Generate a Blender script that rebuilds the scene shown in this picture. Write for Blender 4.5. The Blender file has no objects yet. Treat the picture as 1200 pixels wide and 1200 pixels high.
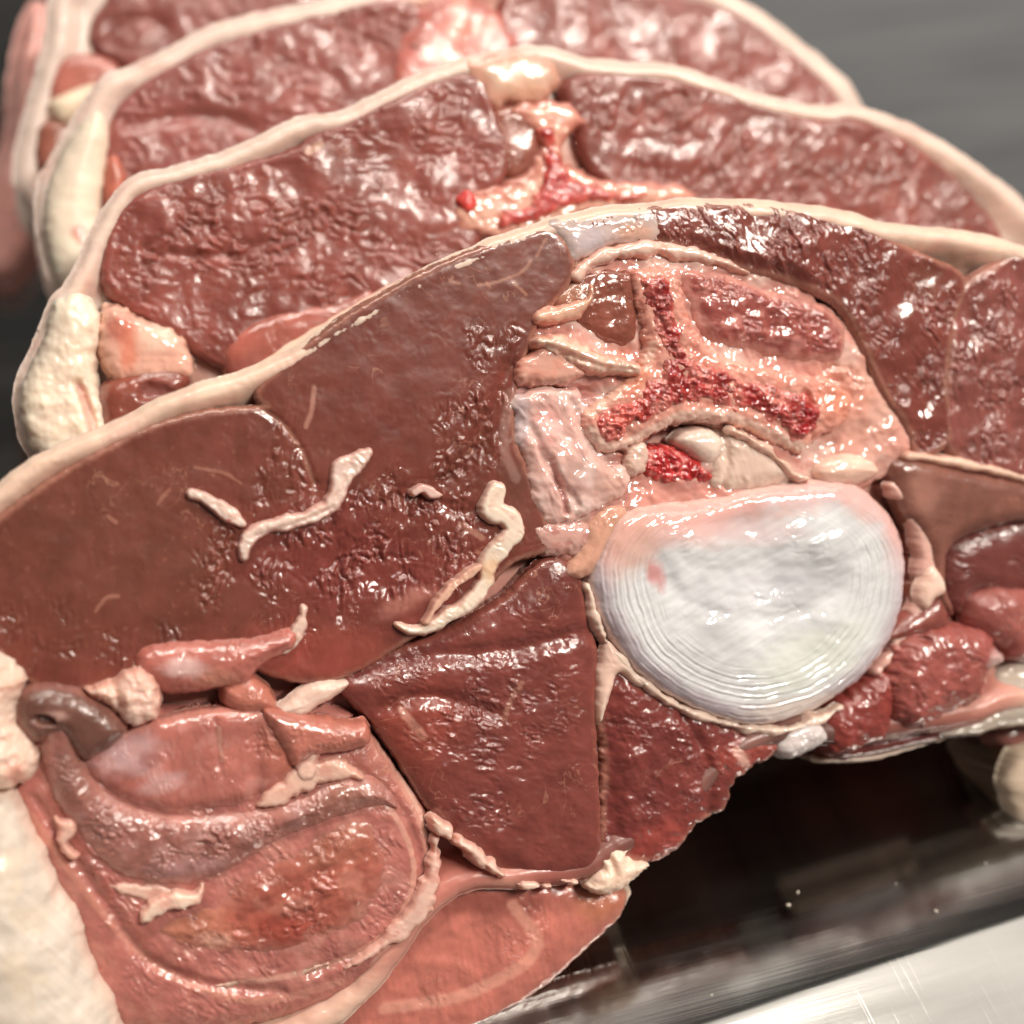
import bpy, math, random
import numpy as np
from mathutils import Vector, Matrix

# ------------------------------------------------------------------ camera, light, exposure
CM = 0.01
R = math.radians
PITCH, YAW, TILT, FOV, DIST = 34.0, 21.0, 60.0, 40.0, 16.5
BASE = 5.2                                   # height (cm) of the aimed point above the steel
F = 600 / math.tan(R(FOV / 2))
fwd = np.array([0, math.cos(R(PITCH)), -math.sin(R(PITCH))])
upv = np.array([0, math.sin(R(PITCH)), math.cos(R(PITCH))])
rgt = np.array([1.0, 0, 0])
O = np.array([0.0, 0.0, BASE])               # centre of the front cut face
EYE = O - fwd * DIST
back = np.array([-math.sin(R(YAW)), math.cos(R(YAW)), 0])       # the row of chops runs this way
N = -math.sin(R(TILT)) * back + np.array([0, 0, math.cos(R(TILT))])   # normal of every cut face
AX = np.array([math.cos(R(YAW)), math.sin(R(YAW)), 0])          # along the steel's brushing

sc = bpy.context.scene
col = sc.collection
cam = bpy.data.cameras.new('camera')
co = bpy.data.objects.new('camera', cam)
col.objects.link(co)
cam.sensor_width = 36
cam.lens = 18 / math.tan(R(FOV / 2))
cam.clip_start, cam.clip_end = 0.005, 50
cam.dof.use_dof = True
cam.dof.focus_distance = 0.165
cam.dof.aperture_fstop = 12
co.matrix_world = Matrix(((1, 0, 0, EYE[0] * CM), (0, upv[1], -fwd[1], EYE[1] * CM),
                          (0, upv[2], -fwd[2], EYE[2] * CM), (0, 0, 0, 1)))
sc.camera = co

w = bpy.data.worlds.new('World')
sc.world = w
w.use_nodes = True
w.node_tree.nodes['Background'].inputs[0].default_value = (1.0, 0.93, 0.85, 1)
w.node_tree.nodes['Background'].inputs[1].default_value = 0.085


def lamp(name, loc, target, sx, sy, power, colour, along=(1, 0, 0)):
    l = bpy.data.lights.new(name, 'AREA')
    l.shape = 'RECTANGLE'
    l.size, l.size_y, l.energy, l.color = sx, sy, power, colour
    o = bpy.data.objects.new(name, l)
    col.objects.link(o)
    z = (Vector(loc) - Vector(target)).normalized()
    y = z.cross(Vector(along)).normalized()
    x = y.cross(z)
    m = Matrix((x, y, z)).transposed().to_4x4()
    m.translation = Vector(loc)
    o.matrix_world = m
    return o


WARM = (1.0, 0.92, 0.82)
ALONG = (math.cos(R(24)), math.sin(R(24)), 0)
lamp('ceiling_lamp', (0.10, 0.06, 1.0), (0, 0, 0.05), 0.6, 0.06, 5.2, WARM, ALONG)
lamp('ceiling_lamp', (0.62, -0.32, 0.78), (0, 0, 0.05), 0.34, 0.10, 9.5, WARM, (.45, .89, 0))
lamp('ceiling_lamp', (0.36, 0.29, 1.0), (0.05, 0, 0.0), 1.0, 0.34, 2.3, WARM, (1, .06, 0))
lamp('steel_fill_light', (0.9, 3.2, 1.0), (0, 0, 0.05), 3.0, 1.3, 4.0, (1, .97, .93))  # added fill panel far behind, out of view, lifts the steel's reflections

sc.view_settings.view_transform = 'Standard'
sc.view_settings.look = 'None'
sc.view_settings.exposure = 0.0
sc.view_settings.gamma = 1.0
sc.render.engine = 'CYCLES'
sc.cycles.use_denoising = True
sc.cycles.sample_clamp_indirect = 6

# ------------------------------------------------------------------ numeric helpers
def lin(c):
    c = np.asarray(c, float) / 255.0
    return np.where(c <= 0.04045, c / 12.92, ((c + 0.055) / 1.055) ** 2.4)


_rng = np.random.RandomState(7)
_perm = np.concatenate([_rng.permutation(512)] * 3)
_ga = _rng.rand(512) * 2 * np.pi
_gx, _gy = np.cos(_ga), np.sin(_ga)


def noise(x, y, seed=0):
    x = x + seed * 17.31
    y = y - seed * 9.77
    xi, yi = np.floor(x).astype(int), np.floor(y).astype(int)
    fx, fy = x - xi, y - yi
    u, v = fx * fx * fx * (fx * (fx * 6 - 15) + 10), fy * fy * fy * (fy * (fy * 6 - 15) + 10)

    def g(i, j, dx, dy):
        h = _perm[_perm[(xi + i) & 511] + ((yi + j) & 511)] & 511
        return _gx[h] * dx + _gy[h] * dy
    a = g(0, 0, fx, fy); b = g(1, 0, fx - 1, fy)
    c = g(0, 1, fx, fy - 1); d = g(1, 1, fx - 1, fy - 1)
    return ((a + (b - a) * u) + ((c + (d - c) * u) - (a + (b - a) * u)) * v) * 1.5


def fbm(x, y, seed=0, oct=3):
    s, a = 0, 1.0
    for k in range(oct):
        s = s + a * noise(x, y, seed + k * 3)
        x, y, a = x * 2.03, y * 2.03, a * 0.5
    return s / 1.6


def smooth(a, b, x):
    t = np.clip((x - a) / (b - a), 0, 1)
    return t * t * (3 - 2 * t)


def spline(pts, closed, n=6):
    p = np.asarray([q[:2] for q in pts], float)
    ws = np.asarray([q[2] if len(q) > 2 else 1.0 for q in pts], float)
    p = np.c_[p, ws]
    if closed:
        p = np.vstack([p[-1], p, p[:2]])
    else:
        p = np.vstack([2 * p[0] - p[1], p, 2 * p[-1] - p[-2]])
    out = []
    t = np.linspace(0, 1, n, endpoint=False)[:, None]
    for i in range(1, len(p) - 2):
        p0, p1, p2, p3 = p[i - 1], p[i], p[i + 1], p[i + 2]
        out.append(0.5 * (2 * p1 + (p2 - p0) * t + (2 * p0 - 5 * p1 + 4 * p2 - p3) * t * t
                          + (3 * p1 - p0 - 3 * p2 + p3) * t ** 3))
    if not closed:
        out.append(p[-2][None])
    return np.vstack(out)


def seg_dist(X, Y, q, closed):
    """distance to a polyline (and its width there)"""
    a = q
    b = np.roll(q, -1, 0)
    if not closed:
        a, b = a[:-1], b[:-1]
    best = np.full(X.shape, 1e9)
    wid = np.zeros(X.shape)
    for (ax, ay, aw), (bx, by, bw) in zip(a, b):
        dx, dy = bx - ax, by - ay
        l2 = dx * dx + dy * dy + 1e-9
        t = np.clip(((X - ax) * dx + (Y - ay) * dy) / l2, 0, 1)
        d = (X - ax - t * dx) ** 2 + (Y - ay - t * dy) ** 2
        m = d < best
        best = np.where(m, d, best)
        wid = np.where(m, aw + (bw - aw) * t, wid)
    return np.sqrt(best), wid


def inside(X, Y, q):
    a, b = q, np.roll(q, -1, 0)
    r = np.zeros(X.shape, bool)
    for (ax, ay, _), (bx, by, _) in zip(a, b):
        if ay == by:
            continue
        c = ((ay > Y) != (by > Y)) & (X < (bx - ax) * (Y - ay) / (by - ay) + ax)
        r ^= c
    return r


def ell(X, Y, s):
    """soft elliptical mask (x, y, rx, ry[, degrees])"""
    x, y, rx, ry = s[:4]
    a = R(s[4]) if len(s) > 4 else 0
    dx, dy = X - x, Y - y
    p, q = (dx * math.cos(a) + dy * math.sin(a)) / rx, (-dx * math.sin(a) + dy * math.cos(a)) / ry
    rr = np.sqrt(p * p + q * q) + 0.35 * fbm(X / (0.5 * rx + 6), Y / (0.5 * ry + 6), int(abs(x)) % 37)
    return 1 - smooth(0.35, 1.2, rr)


class Face:
    """the cut face of one chop: a tilted plane; its surface grid is measured in 0.1 mm steps"""

    def __init__(self, setback):
        self.o = O + back * setback

    def at(self, x, y, h=0.0):
        x, y = np.asarray(x, float), np.asarray(y, float)
        ray = fwd * F + rgt * (x - 600)[..., None] + upv * (600 - y)[..., None]
        s = ((self.o + N * h - EYE) @ N) / (ray @ N)
        return EYE + ray * s[..., None]


# ------------------------------------------------------------------ materials
def nodes_of(name):
    m = bpy.data.materials.new(name)
    m.use_nodes = True
    nt = m.node_tree
    return m, nt, nt.nodes['Principled BSDF'], nt.nodes.new, nt.links.new


def tissue(name, rough=(0.28, 0.5), sss=0.25, radius=(1, .35, .2), sscale=0.0015, fine=1500, mid=600, bump=0.35,
           vary=0.18, marble=0.0, stretch=(1, 1, 1), coat=0.25, spec=0.5, pore=0.0):
    m, nt, b, new, link = nodes_of(name)
    tc = new('ShaderNodeTexCoord')
    mp = new('ShaderNodeMapping'); mp.inputs['Scale'].default_value = stretch
    link(tc.outputs['Object'], mp.inputs[0])
    ca = new('ShaderNodeAttribute'); ca.attribute_name = 'Col'
    wa = new('ShaderNodeAttribute'); wa.attribute_name = 'Wet'
    sep = new('ShaderNodeSeparateColor'); link(wa.outputs['Color'], sep.inputs[0])

    def nz(scale, detail, rough_=0.6, dist=0.0):
        n = new('ShaderNodeTexNoise')
        n.inputs['Scale'].default_value = scale
        n.inputs['Detail'].default_value = detail
        n.inputs['Roughness'].default_value = rough_
        n.inputs['Distortion'].default_value = dist
        link(mp.outputs[0], n.inputs['Vector'])
        return n
    n1, n2, n3 = nz(mid * 0.5, 5, 0.65), nz(fine, 3, .6, .4), nz(mid, 4, .55, 1.2)
    # albedo variation
    mr = new('ShaderNodeMapRange')
    mr.inputs['From Min'].default_value, mr.inputs['From Max'].default_value = .3, .7
    mr.inputs['To Min'].default_value, mr.inputs['To Max'].default_value = 1 - vary, 1 + vary
    link(n1.outputs[0], mr.inputs[0])
    mul = new('ShaderNodeMix'); mul.data_type = 'RGBA'; mul.blend_type = 'MULTIPLY'
    mul.inputs[0].default_value = 1
    link(ca.outputs['Color'], mul.inputs[6]); link(mr.outputs[0], mul.inputs[7])
    out = mul.outputs[2]
    if marble > 0:                                  # thin pale threads of fat between the fibres
        nm = nz(150, 3, .5, 2.5)
        r1 = new('ShaderNodeMath'); r1.operation = 'SUBTRACT'; r1.inputs[1].default_value = .5
        link(nm.outputs[0], r1.inputs[0])
        r2 = new('ShaderNodeMath'); r2.operation = 'ABSOLUTE'; link(r1.outputs[0], r2.inputs[0])
        r3 = new('ShaderNodeMapRange'); r3.inputs['From Min'].default_value = 0; r3.inputs['From Max'].default_value = .012
        r3.inputs['To Min'].default_value = marble; r3.inputs['To Max'].default_value = 0
        link(r2.outputs[0], r3.inputs[0])
        gate = nz(110, 2)
        g2 = new('ShaderNodeMapRange'); g2.inputs['From Min'].default_value = .54; g2.inputs['From Max'].default_value = .66
        link(gate.outputs[0], g2.inputs[0])
        r4 = new('ShaderNodeMath'); r4.operation = 'MULTIPLY'
        link(r3.outputs[0], r4.inputs[0]); link(g2.outputs[0], r4.inputs[1])
        mx = new('ShaderNodeMix'); mx.data_type = 'RGBA'
        link(r4.outputs[0], mx.inputs[0]); link(out, mx.inputs[6])
        mx.inputs[7].default_value = (*lin((205, 150, 125)), 1)
        out = mx.outputs[2]
    if pore > 0:                                    # spongy bone
        v = new('ShaderNodeTexVoronoi'); v.inputs['Scale'].default_value = 900
        link(mp.outputs[0], v.inputs['Vector'])
        pr = new('ShaderNodeMapRange'); pr.inputs['From Min'].default_value = .15; pr.inputs['From Max'].default_value = .6
        pr.inputs['To Min'].default_value = 1 - pore; pr.inputs['To Max'].default_value = 1.25
        link(v.outputs['Distance'], pr.inputs[0])
        mx = new('ShaderNodeMix'); mx.data_type = 'RGBA'; mx.blend_type = 'MULTIPLY'; mx.inputs[0].default_value = 1
        link(out, mx.inputs[6]); link(pr.outputs[0], mx.inputs[7])
        out = mx.outputs[2]
    link(out, b.inputs['Base Color'])
    rr = new('ShaderNodeMapRange')
    rr.inputs['To Min'].default_value, rr.inputs['To Max'].default_value = rough[1], rough[0]
    link(sep.outputs[0], rr.inputs[0]); link(rr.outputs[0], b.inputs['Roughness'])
    b.inputs['Subsurface Weight'].default_value = sss
    b.inputs['Subsurface Radius'].default_value = radius
    b.inputs['Subsurface Scale'].default_value = sscale
    b.inputs['Specular IOR Level'].default_value = spec
    cw = new('ShaderNodeMapRange'); cw.inputs['From Max'].default_value = .8; cw.inputs['To Max'].default_value = coat
    link(sep.outputs[0], cw.inputs[0]); link(cw.outputs[0], b.inputs['Coat Weight'])
    b.inputs['Coat Roughness'].default_value = 0.04
    b.inputs['Coat IOR'].default_value = 1.42
    # relief: wet film and grain
    add = new('ShaderNodeMath'); add.operation = 'MULTIPLY_ADD'
    link(n2.outputs[0], add.inputs[0]); add.inputs[1].default_value = .2; link(n3.outputs[0], add.inputs[2])
    bp = new('ShaderNodeBump'); bp.inputs['Distance'].default_value = 0.0004
    bs = new('ShaderNodeMath'); bs.operation = 'MULTIPLY'; bs.inputs[1].default_value = bump
    link(sep.outputs[1], bs.inputs[0]); link(bs.outputs[0], bp.inputs['Strength'])
    link(add.outputs[0], bp.inputs['Height'])
    bp2 = new('ShaderNodeBump'); bp2.inputs['Distance'].default_value = 0.0006
    ad3 = new('ShaderNodeMath'); ad3.operation = 'MULTIPLY_ADD'; ad3.inputs[1].default_value = .15
    pool = new('ShaderNodeMapRange'); pool.interpolation_type = 'SMOOTHSTEP'
    pool.inputs['From Min'].default_value, pool.inputs['From Max'].default_value = .40, .60
    pool.inputs['To Max'].default_value = .55
    link(n3.outputs[0], pool.inputs[0])
    link(n2.outputs[0], ad3.inputs[0]); link(pool.outputs[0], ad3.inputs[2])
    link(bs.outputs[0], bp2.inputs['Strength']); link(ad3.outputs[0], bp2.inputs['Height'])
    link(bp.outputs[0], b.inputs['Normal']); link(bp2.outputs[0], b.inputs['Coat Normal'])
    return m


M_MEAT = tissue('raw_meat', rough=(.2, .42), sss=.3, radius=(1, .28, .18), sscale=.0018, bump=.7, marble=.5, coat=.85)
M_FAT = tissue('fat', rough=(.25, .5), sss=.45, radius=(1, .7, .5), sscale=.0018, bump=.2, vary=.07, coat=.35, mid=300)
M_CONN = tissue('connective_tissue', rough=(.12, .4), sss=.35, radius=(1, .5, .4), sscale=.0016, bump=.3, vary=.1, coat=1.0, mid=200, fine=700)
M_DISC = tissue('cartilage', rough=(.08, .28), sss=.5, radius=(1, .85, .8), sscale=.002, bump=.3, vary=.04, coat=1.0, mid=280)
M_MARROW = tissue('marrow_bone', rough=(.15, .45), sss=.2, radius=(1, .2, .15), sscale=.001, bump=.7, vary=.2, coat=.8, pore=.25, mid=700)


# ------------------------------------------------------------------ things and parts
def tag(o, label, cat, group=None):
    o['label'], o['category'] = label, cat
    if group:
        o['group'] = group


def thing(name, loc_cm, label, cat, group=None):
    e = bpy.data.objects.new(name, None)
    e.empty_display_size = .01
    e.location = Vector(loc_cm) * CM
    col.objects.link(e)
    tag(e, label, cat, group)
    return e


def mesh_object(name, verts, faces, m, parent=None, colr=None, wet=None, origin=None):
    """verts in cm"""
    org = np.array(parent.location) / CM if parent is not None else (np.zeros(3) if origin is None else np.asarray(origin))
    me = bpy.data.meshes.new(name)
    v = ((verts - org) * CM).astype(np.float32)
    f = np.asarray(faces, np.int32)
    me.vertices.add(len(v)); me.vertices.foreach_set('co', v.ravel())
    me.loops.add(f.size); me.loops.foreach_set('vertex_index', f.ravel())
    me.polygons.add(len(f)); me.polygons.foreach_set('loop_start', np.arange(0, f.size, 4, dtype=np.int32))
    me.update(calc_edges=True)
    me.polygons.foreach_set('use_smooth', np.ones(len(f), bool))
    if colr is not None:
        a = me.attributes.new('Col', 'FLOAT_COLOR', 'POINT')
        a.data.foreach_set('color', np.c_[np.clip(colr, 0.002, .95), np.ones(len(v))].astype(np.float32).ravel())
        a = me.attributes.new('Wet', 'FLOAT_COLOR', 'POINT')
        a.data.foreach_set('color', np.c_[wet, np.zeros(len(v)), np.ones(len(v))].astype(np.float32).ravel())
    me.materials.append(m)
    o = bpy.data.objects.new(name, me)
    col.objects.link(o)
    if parent is not None:
        o.parent = parent
    else:
        o.location = Vector(org) * CM
    return o


def piece(face, name, pts, parent=None, m=None, c=(150, 70, 60), z=0.0, H=0.1, rim=14, stroke=False, step=2.0, wob=(2.0, 14),
          deep=0.35, paint=(), relief=(), wet0=.5, wet=(), crin0=.35, crin=(), cr=(11, 0.012, 0, 1.0), flare=0.0, cap=False, drop=3.0,
          seed=None, label=None, rows=1, top=None, grow=0.0):
    """one lump of tissue: a finely gridded, domed surface inside an outline on the cut face, with sides going into the chop.
       c base albedo; z, H foot and dome height in cm; rim width of the rounded edge; paint/relief: shape-bound colour and height;
       crin where the cut surface is crinkled, cr = (size, height cm, fibre degrees, stretch)"""
    face = face
    m = m or M_MEAT
    seed = seed if seed is not None else (abs(hash_name(name)) + int(abs(pts[0][0]) + abs(pts[0][1]))) % 97
    q = spline(pts, not stroke)
    pad = 6 * step + wob[0] * 2 + (q[:, 2].max() if stroke else 0)
    x0, y0 = q[:, 0].min() - pad, q[:, 1].min() - pad
    x1, y1 = q[:, 0].max() + pad, q[:, 1].max() + pad
    nx, ny = int((x1 - x0) / step) + 2, int((y1 - y0) / step) + 2
    X, Y = np.meshgrid(x0 + np.arange(nx) * step, y0 + np.arange(ny) * step)
    d, wd = seg_dist(X, Y, q, not stroke)
    if stroke:
        d = wd - d
    else:
        d = np.where(inside(X, Y, q), d, -d)
    d = d + wob[0] * fbm(X / wob[1], Y / wob[1], seed, 3)
    d = d + grow
    marg = 1.5 * step
    cell = np.maximum.reduce([d[:-1, :-1], d[1:, :-1], d[:-1, 1:], d[1:, 1:]]) > -marg
    gy, gx = np.gradient(d, step)
    g = np.hypot(gx, gy) + 1e-6
    mv = np.where(d < -marg, np.clip(-marg - d, 0, 2.5 * step), 0) / g
    X, Y = X + mv * gx / g, Y + mv * gy / g
    d = np.maximum(d, -marg)
    used = np.zeros(d.shape, bool)
    for sl in ((slice(0, -1), slice(0, -1)), (slice(1, None), slice(0, -1)), (slice(0, -1), slice(1, None)), (slice(1, None), slice(1, None))):
        used[sl] |= cell
    idx = np.full(d.shape, -1)
    idx[used] = np.arange(used.sum())
    X, Y, d, nxg, nyg = X[used], Y[used], d[used], (gx / g)[used], (gy / g)[used]
    jj, ii = np.nonzero(cell)
    quads = np.c_[idx[jj, ii], idx[jj + 1, ii], idx[jj + 1, ii + 1], idx[jj, ii + 1]]
    # height
    t = np.clip(d / rim, 0, 1)
    prof = np.sqrt(np.clip(1 - (1 - t) ** 2, 0, 1))
    h = z + H * prof + np.where(d < 0, d * 0.0105 * drop, 0)
    if top is not None:
        h = h + top(X, Y, d)
    edge = smooth(0, max(rim * .8, 12 if not stroke else 0), d)
    cm = np.full(d.shape, float(crin0))
    for s in crin:
        k = ell(X, Y, s)
        cm = cm * (1 - k) + s[-1] * k if len(s) == 6 else cm
    cs, ca, cang, cst = cr
    a = R(cang)
    U, V = (X * math.cos(a) + Y * math.sin(a)) / cst, -X * math.sin(a) + Y * math.cos(a)
    wx, wy = fbm(X / 30, Y / 30, seed + 5, 2) * 8, fbm(X / 30, Y / 30, seed + 11, 2) * 8
    rid = np.abs(fbm((U + wx) / cs, (V + wy) / cs, seed + 1, 2)) * 2.6 - .6
    pat = smooth(-.2, .3, fbm((X + wx) / 44, (Y + wy) / 44, seed + 21, 3))
    cm = cm * (.12 + .88 * pat)
    fine = fbm((U + wx) / (cs * .42), (V + wy) / (cs * .42), seed + 2, 2)
    h = h + cm * ca * (rid + .45 * fine) * edge
    h = h + (.006 + .02 * crin0) * fbm(X / 45, Y / 45, seed + 3, 2) * edge
    for r_ in relief:
        k = r_[0]
        if k == 'groove':
            dd, ww = seg_dist(X, Y, spline(r_[1], False), False)
            h = h - r_[3] * np.exp(-((dd + 1.5 * fbm(X / 9, Y / 9, seed + 8, 2)) / r_[2]) ** 2)
        elif k == 'pit':
            h = h - r_[2] * ell(X, Y, r_[1])
        elif k == 'noise':
            h = h + r_[2] * fbm(X / r_[1], Y / r_[1], seed + 9, 3) * edge
        elif k == 'fn':
            h = h + r_[1](X, Y, d)
    # colour
    tone = meat_tone if m is M_MEAT else lin
    C = np.tile(tone(c), (len(d), 1))
    C = C * (1 + .22 * fbm(X / 60, Y / 70, seed + 4, 3))[:, None]
    C = C * (1 + .13 * fbm(U / 70, V / 5, seed + 41, 3))[:, None]
    for p in paint:
        k = p[0]
        if k == 'spot':
            wgt = ell(X, Y, p[1]) * p[3]
        elif k == 'line':
            dd, ww = seg_dist(X, Y, spline(p[1], False), False)
            wgt = (1 - smooth(.4, 1.0, (dd + 1.5 * fbm(X / 8, Y / 8, seed + 6, 2)) / p[4])) * p[3]
        elif k == 'noise':      # ('noise', (scale, lo, hi), colour, strength)
            wgt = smooth(p[1][1], p[1][2], fbm(X / p[1][0], Y / p[1][0], seed + 30 + int(p[1][0]), 4)) * p[3]
        elif k == 'edge':
            wgt = (1 - smooth(p[1] * .3, p[1], d + p[1] * .35 * fbm(X / 16, Y / 16, seed + 7, 3))) * p[3]
        elif k == 'fn':
            wgt = p[1](X, Y, d) * p[3]
        C = C * (1 - wgt[:, None]) + tone(p[2]) * wgt[:, None]
    W = np.full(d.shape, float(wet0))
    for s in wet:
        k = ell(X, Y, s)
        W = W * (1 - k) + s[-1] * k
    hn = z + H * .7
    P = face.at(X, Y, hn) + N * (h - hn)[:, None]
    verts, cols, wets = [P], [C], [np.c_[W, np.clip(.05 + cm, 0, 1.3)]]
    faces = [quads]
    # sides
    e = np.vstack([quads[:, [0, 1]], quads[:, [1, 2]], quads[:, [2, 3]], quads[:, [3, 0]]])
    key = np.sort(e, 1)
    kk = key[:, 0].astype(np.int64) * (len(d) + 1) + key[:, 1]
    _, first, cnt = np.unique(kk, return_index=True, return_counts=True)
    be = e[first[cnt == 1]]
    bi = np.unique(be)
    remap = np.full(len(d), -1)
    remap[bi] = np.arange(len(bi))
    prev, n0 = bi, len(d)
    # outward direction of the outline in the plane of the face
    ex = face.at(X[bi] - nxg[bi] * 3, Y[bi] - nyg[bi] * 3, hn) - face.at(X[bi], Y[bi], hn)
    ex = ex / (np.linalg.norm(ex, axis=1)[:, None] + 1e-9)
    for r_ in range(1, rows + 1):
        tt = r_ / rows
        b_ = flare * tt if rows > 1 else 0
        off = ex * (b_ + (.06 * tt * fbm(X[bi] / 70, Y[bi] / 70 + .8 * tt, seed + 13, 2) if rows > 1 else 0)[:, None] if rows > 1 else 0)
        verts.append(P[bi] + off - N * (deep * tt))
        cols.append(C[bi]); wets.append(np.c_[W[bi], np.full(len(bi), .4)])
        cur = n0 + np.arange(len(bi))
        a_, b2 = be[:, 0], be[:, 1]
        faces.append(np.c_[prev[remap[a_]], cur[remap[a_]], cur[remap[b2]], prev[remap[b2]]][:, ::-1])
        prev = cur
        n0 += len(bi)
    if cap:
        verts.append(face.at(X, Y, z) - N * (deep + .02))
        cols.append(C); wets.append(wets[0])
        faces.append(quads[:, ::-1] + n0)
    o = mesh_object(name, np.vstack(verts), np.vstack(faces), m, parent, np.vstack(cols), np.vstack(wets),
                    origin=P.mean(0))
    if label:
        o['label'] = label
    return o


def meat_tone(c):
    l = lin(c)
    lum = float(l @ np.array([.3, .5, .2]))
    return l * min(1, .55 + .55 * max(0, (lum - .1) / .45))


def hash_name(s):
    v = 0
    for ch in s:
        v = (v * 31 + ord(ch)) % 9973
    return v


# colours (albedo)
BROWN, MEATC, RED, PINK, PINK2, PURPLE = (150, 84, 70), (160, 80, 70), (165, 72, 64), (205, 118, 102), (215, 138, 122), (180, 118, 108)
FATC, FATP, FATY, GREYW, ORNG, BLOOD = (240, 222, 204), (236, 198, 182), (234, 206, 188), (215, 205, 205), (214, 140, 114), (150, 22, 24)

SINK = [('edge', 6, (206, 142, 128), .6), ('noise', (22, .05, .5), (214, 150, 136), .6)]

# ------------------------------------------------------------------ steel counter
def steel():
    m, nt, b, new, link = nodes_of('brushed_steel')
    tc = new('ShaderNodeTexCoord')
    mp = new('ShaderNodeMapping')
    mp.inputs['Rotation'].default_value = (0, 0, -R(YAW - 4))
    link(tc.outputs['Object'], mp.inputs[0])

    def streak(sx, sy, detail):
        m2 = new('ShaderNodeMapping'); m2.inputs['Scale'].default_value = (sx, sy, 1)
        link(mp.outputs[0], m2.inputs[0])
        n = new('ShaderNodeTexNoise'); n.inputs['Scale'].default_value = 1; n.inputs['Detail'].default_value = detail
        link(m2.outputs[0], n.inputs['Vector'])
        return n
    s1, s2, s3 = streak(25, 2600, 3), streak(9, 500, 3), streak(10, 60, 5)
    # fine random scratches
    n4 = new('ShaderNodeTexNoise'); n4.inputs['Scale'].default_value = 1; n4.inputs['Detail'].default_value = 1
    m4 = new('ShaderNodeMapping'); m4.inputs['Scale'].default_value = (1400, 45, 1); m4.inputs['Rotation'].default_value = (0, 0, R(28))
    link(mp.outputs[0], m4.inputs[0]); link(m4.outputs[0], n4.inputs['Vector'])
    sr = new('ShaderNodeMapRange'); sr.inputs['From Min'].default_value = .62; sr.inputs['From Max'].default_value = .7
    link(n4.outputs[0], sr.inputs[0])
    rr = new('ShaderNodeMapRange'); rr.inputs['From Min'].default_value = .3; rr.inputs['From Max'].default_value = .7
    rr.inputs['To Min'].default_value = .1; rr.inputs['To Max'].default_value = .18
    link(s2.outputs[0], rr.inputs[0]); link(rr.outputs[0], b.inputs['Roughness'])
    cr_ = new('ShaderNodeMapRange'); cr_.inputs['From Min'].default_value = .3; cr_.inputs['From Max'].default_value = .7
    cr_.inputs['To Min'].default_value = .2; cr_.inputs['To Max'].default_value = .42
    link(s3.outputs[0], cr_.inputs[0])
    cc = new('ShaderNodeCombineColor')
    for i in range(3):
        link(cr_.outputs[0], cc.inputs[i])
    tint = new('ShaderNodeMix'); tint.data_type = 'RGBA'; tint.blend_type = 'MULTIPLY'; tint.inputs[0].default_value = 1
    tint.inputs[7].default_value = (1, .985, .95, 1)
    link(cc.outputs[0], tint.inputs[6]); link(tint.outputs[2], b.inputs['Base Color'])
    b.inputs['Metallic'].default_value = 1
    ad = new('ShaderNodeMath'); ad.operation = 'MULTIPLY_ADD'; ad.inputs[1].default_value = .6
    link(s2.outputs[0], ad.inputs[0]); link(s1.outputs[0], ad.inputs[2])
    ad2 = new('ShaderNodeMath'); ad2.operation = 'MULTIPLY_ADD'; ad2.inputs[1].default_value = -0.5
    link(sr.outputs[0], ad2.inputs[0]); link(ad.outputs[0], ad2.inputs[2])
    bp = new('ShaderNodeBump'); bp.inputs['Distance'].default_value = .00012; bp.inputs['Strength'].default_value = .07
    link(ad2.outputs[0], bp.inputs['Height']); link(bp.outputs[0], b.inputs['Normal'])
    return m


M_STEEL = steel()
# flat under the chops, rolling down a little along its front edge
S0, TIP = 3.0 + .74, math.tan(R(11))
ss = np.r_[np.linspace(-240, -10, 14), np.linspace(-6, S0, 8), S0 + np.linspace(.02, .24, 12), S0 + .9, S0 + 2, S0 + 5, S0 + 20, S0 + 60]
aa = np.linspace(-160, 180, 18)


def counter_z(q):
    q = np.clip(q - S0, 0, None)
    q = np.minimum(q, 6)
    return -TIP * np.where(q < .16, q * q / .32, q - .08)


sg, ag = np.meshgrid(ss, aa, indexing='ij')
pl = -back[None, :] * sg.ravel()[:, None] + AX[None, :] * ag.ravel()[:, None]
vv = np.c_[pl[:, :2], counter_z(sg.ravel())]
na = len(aa)
ff = [(j * na + i, j * na + i + 1, (j + 1) * na + i + 1, (j + 1) * na + i)[::-1] for j in range(len(ss) - 1) for i in range(na - 1)]
cnt = mesh_object('steel_counter', vv, ff, M_STEEL)
cnt['kind'] = 'structure'

GROUP = 'raw lamb chops leaning in a shingled row'


def chop(setback, label):
    f = Face(setback)
    base = f.at(600., 900.)
    return f, thing('lamb_chop', (base[0], base[1], 0), label, 'chop', GROUP)


exec_order = []
# ================================================================== FRONT CHOP
A, ta = chop(0.0, 'front lamb chop, whole cut face in view with a ringed white disc')

def rimdrop(X, Y, d):                      # the fat stands level at the rind and sinks under the muscles
    return -0.36 * smooth(14, 50, d)

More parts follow.
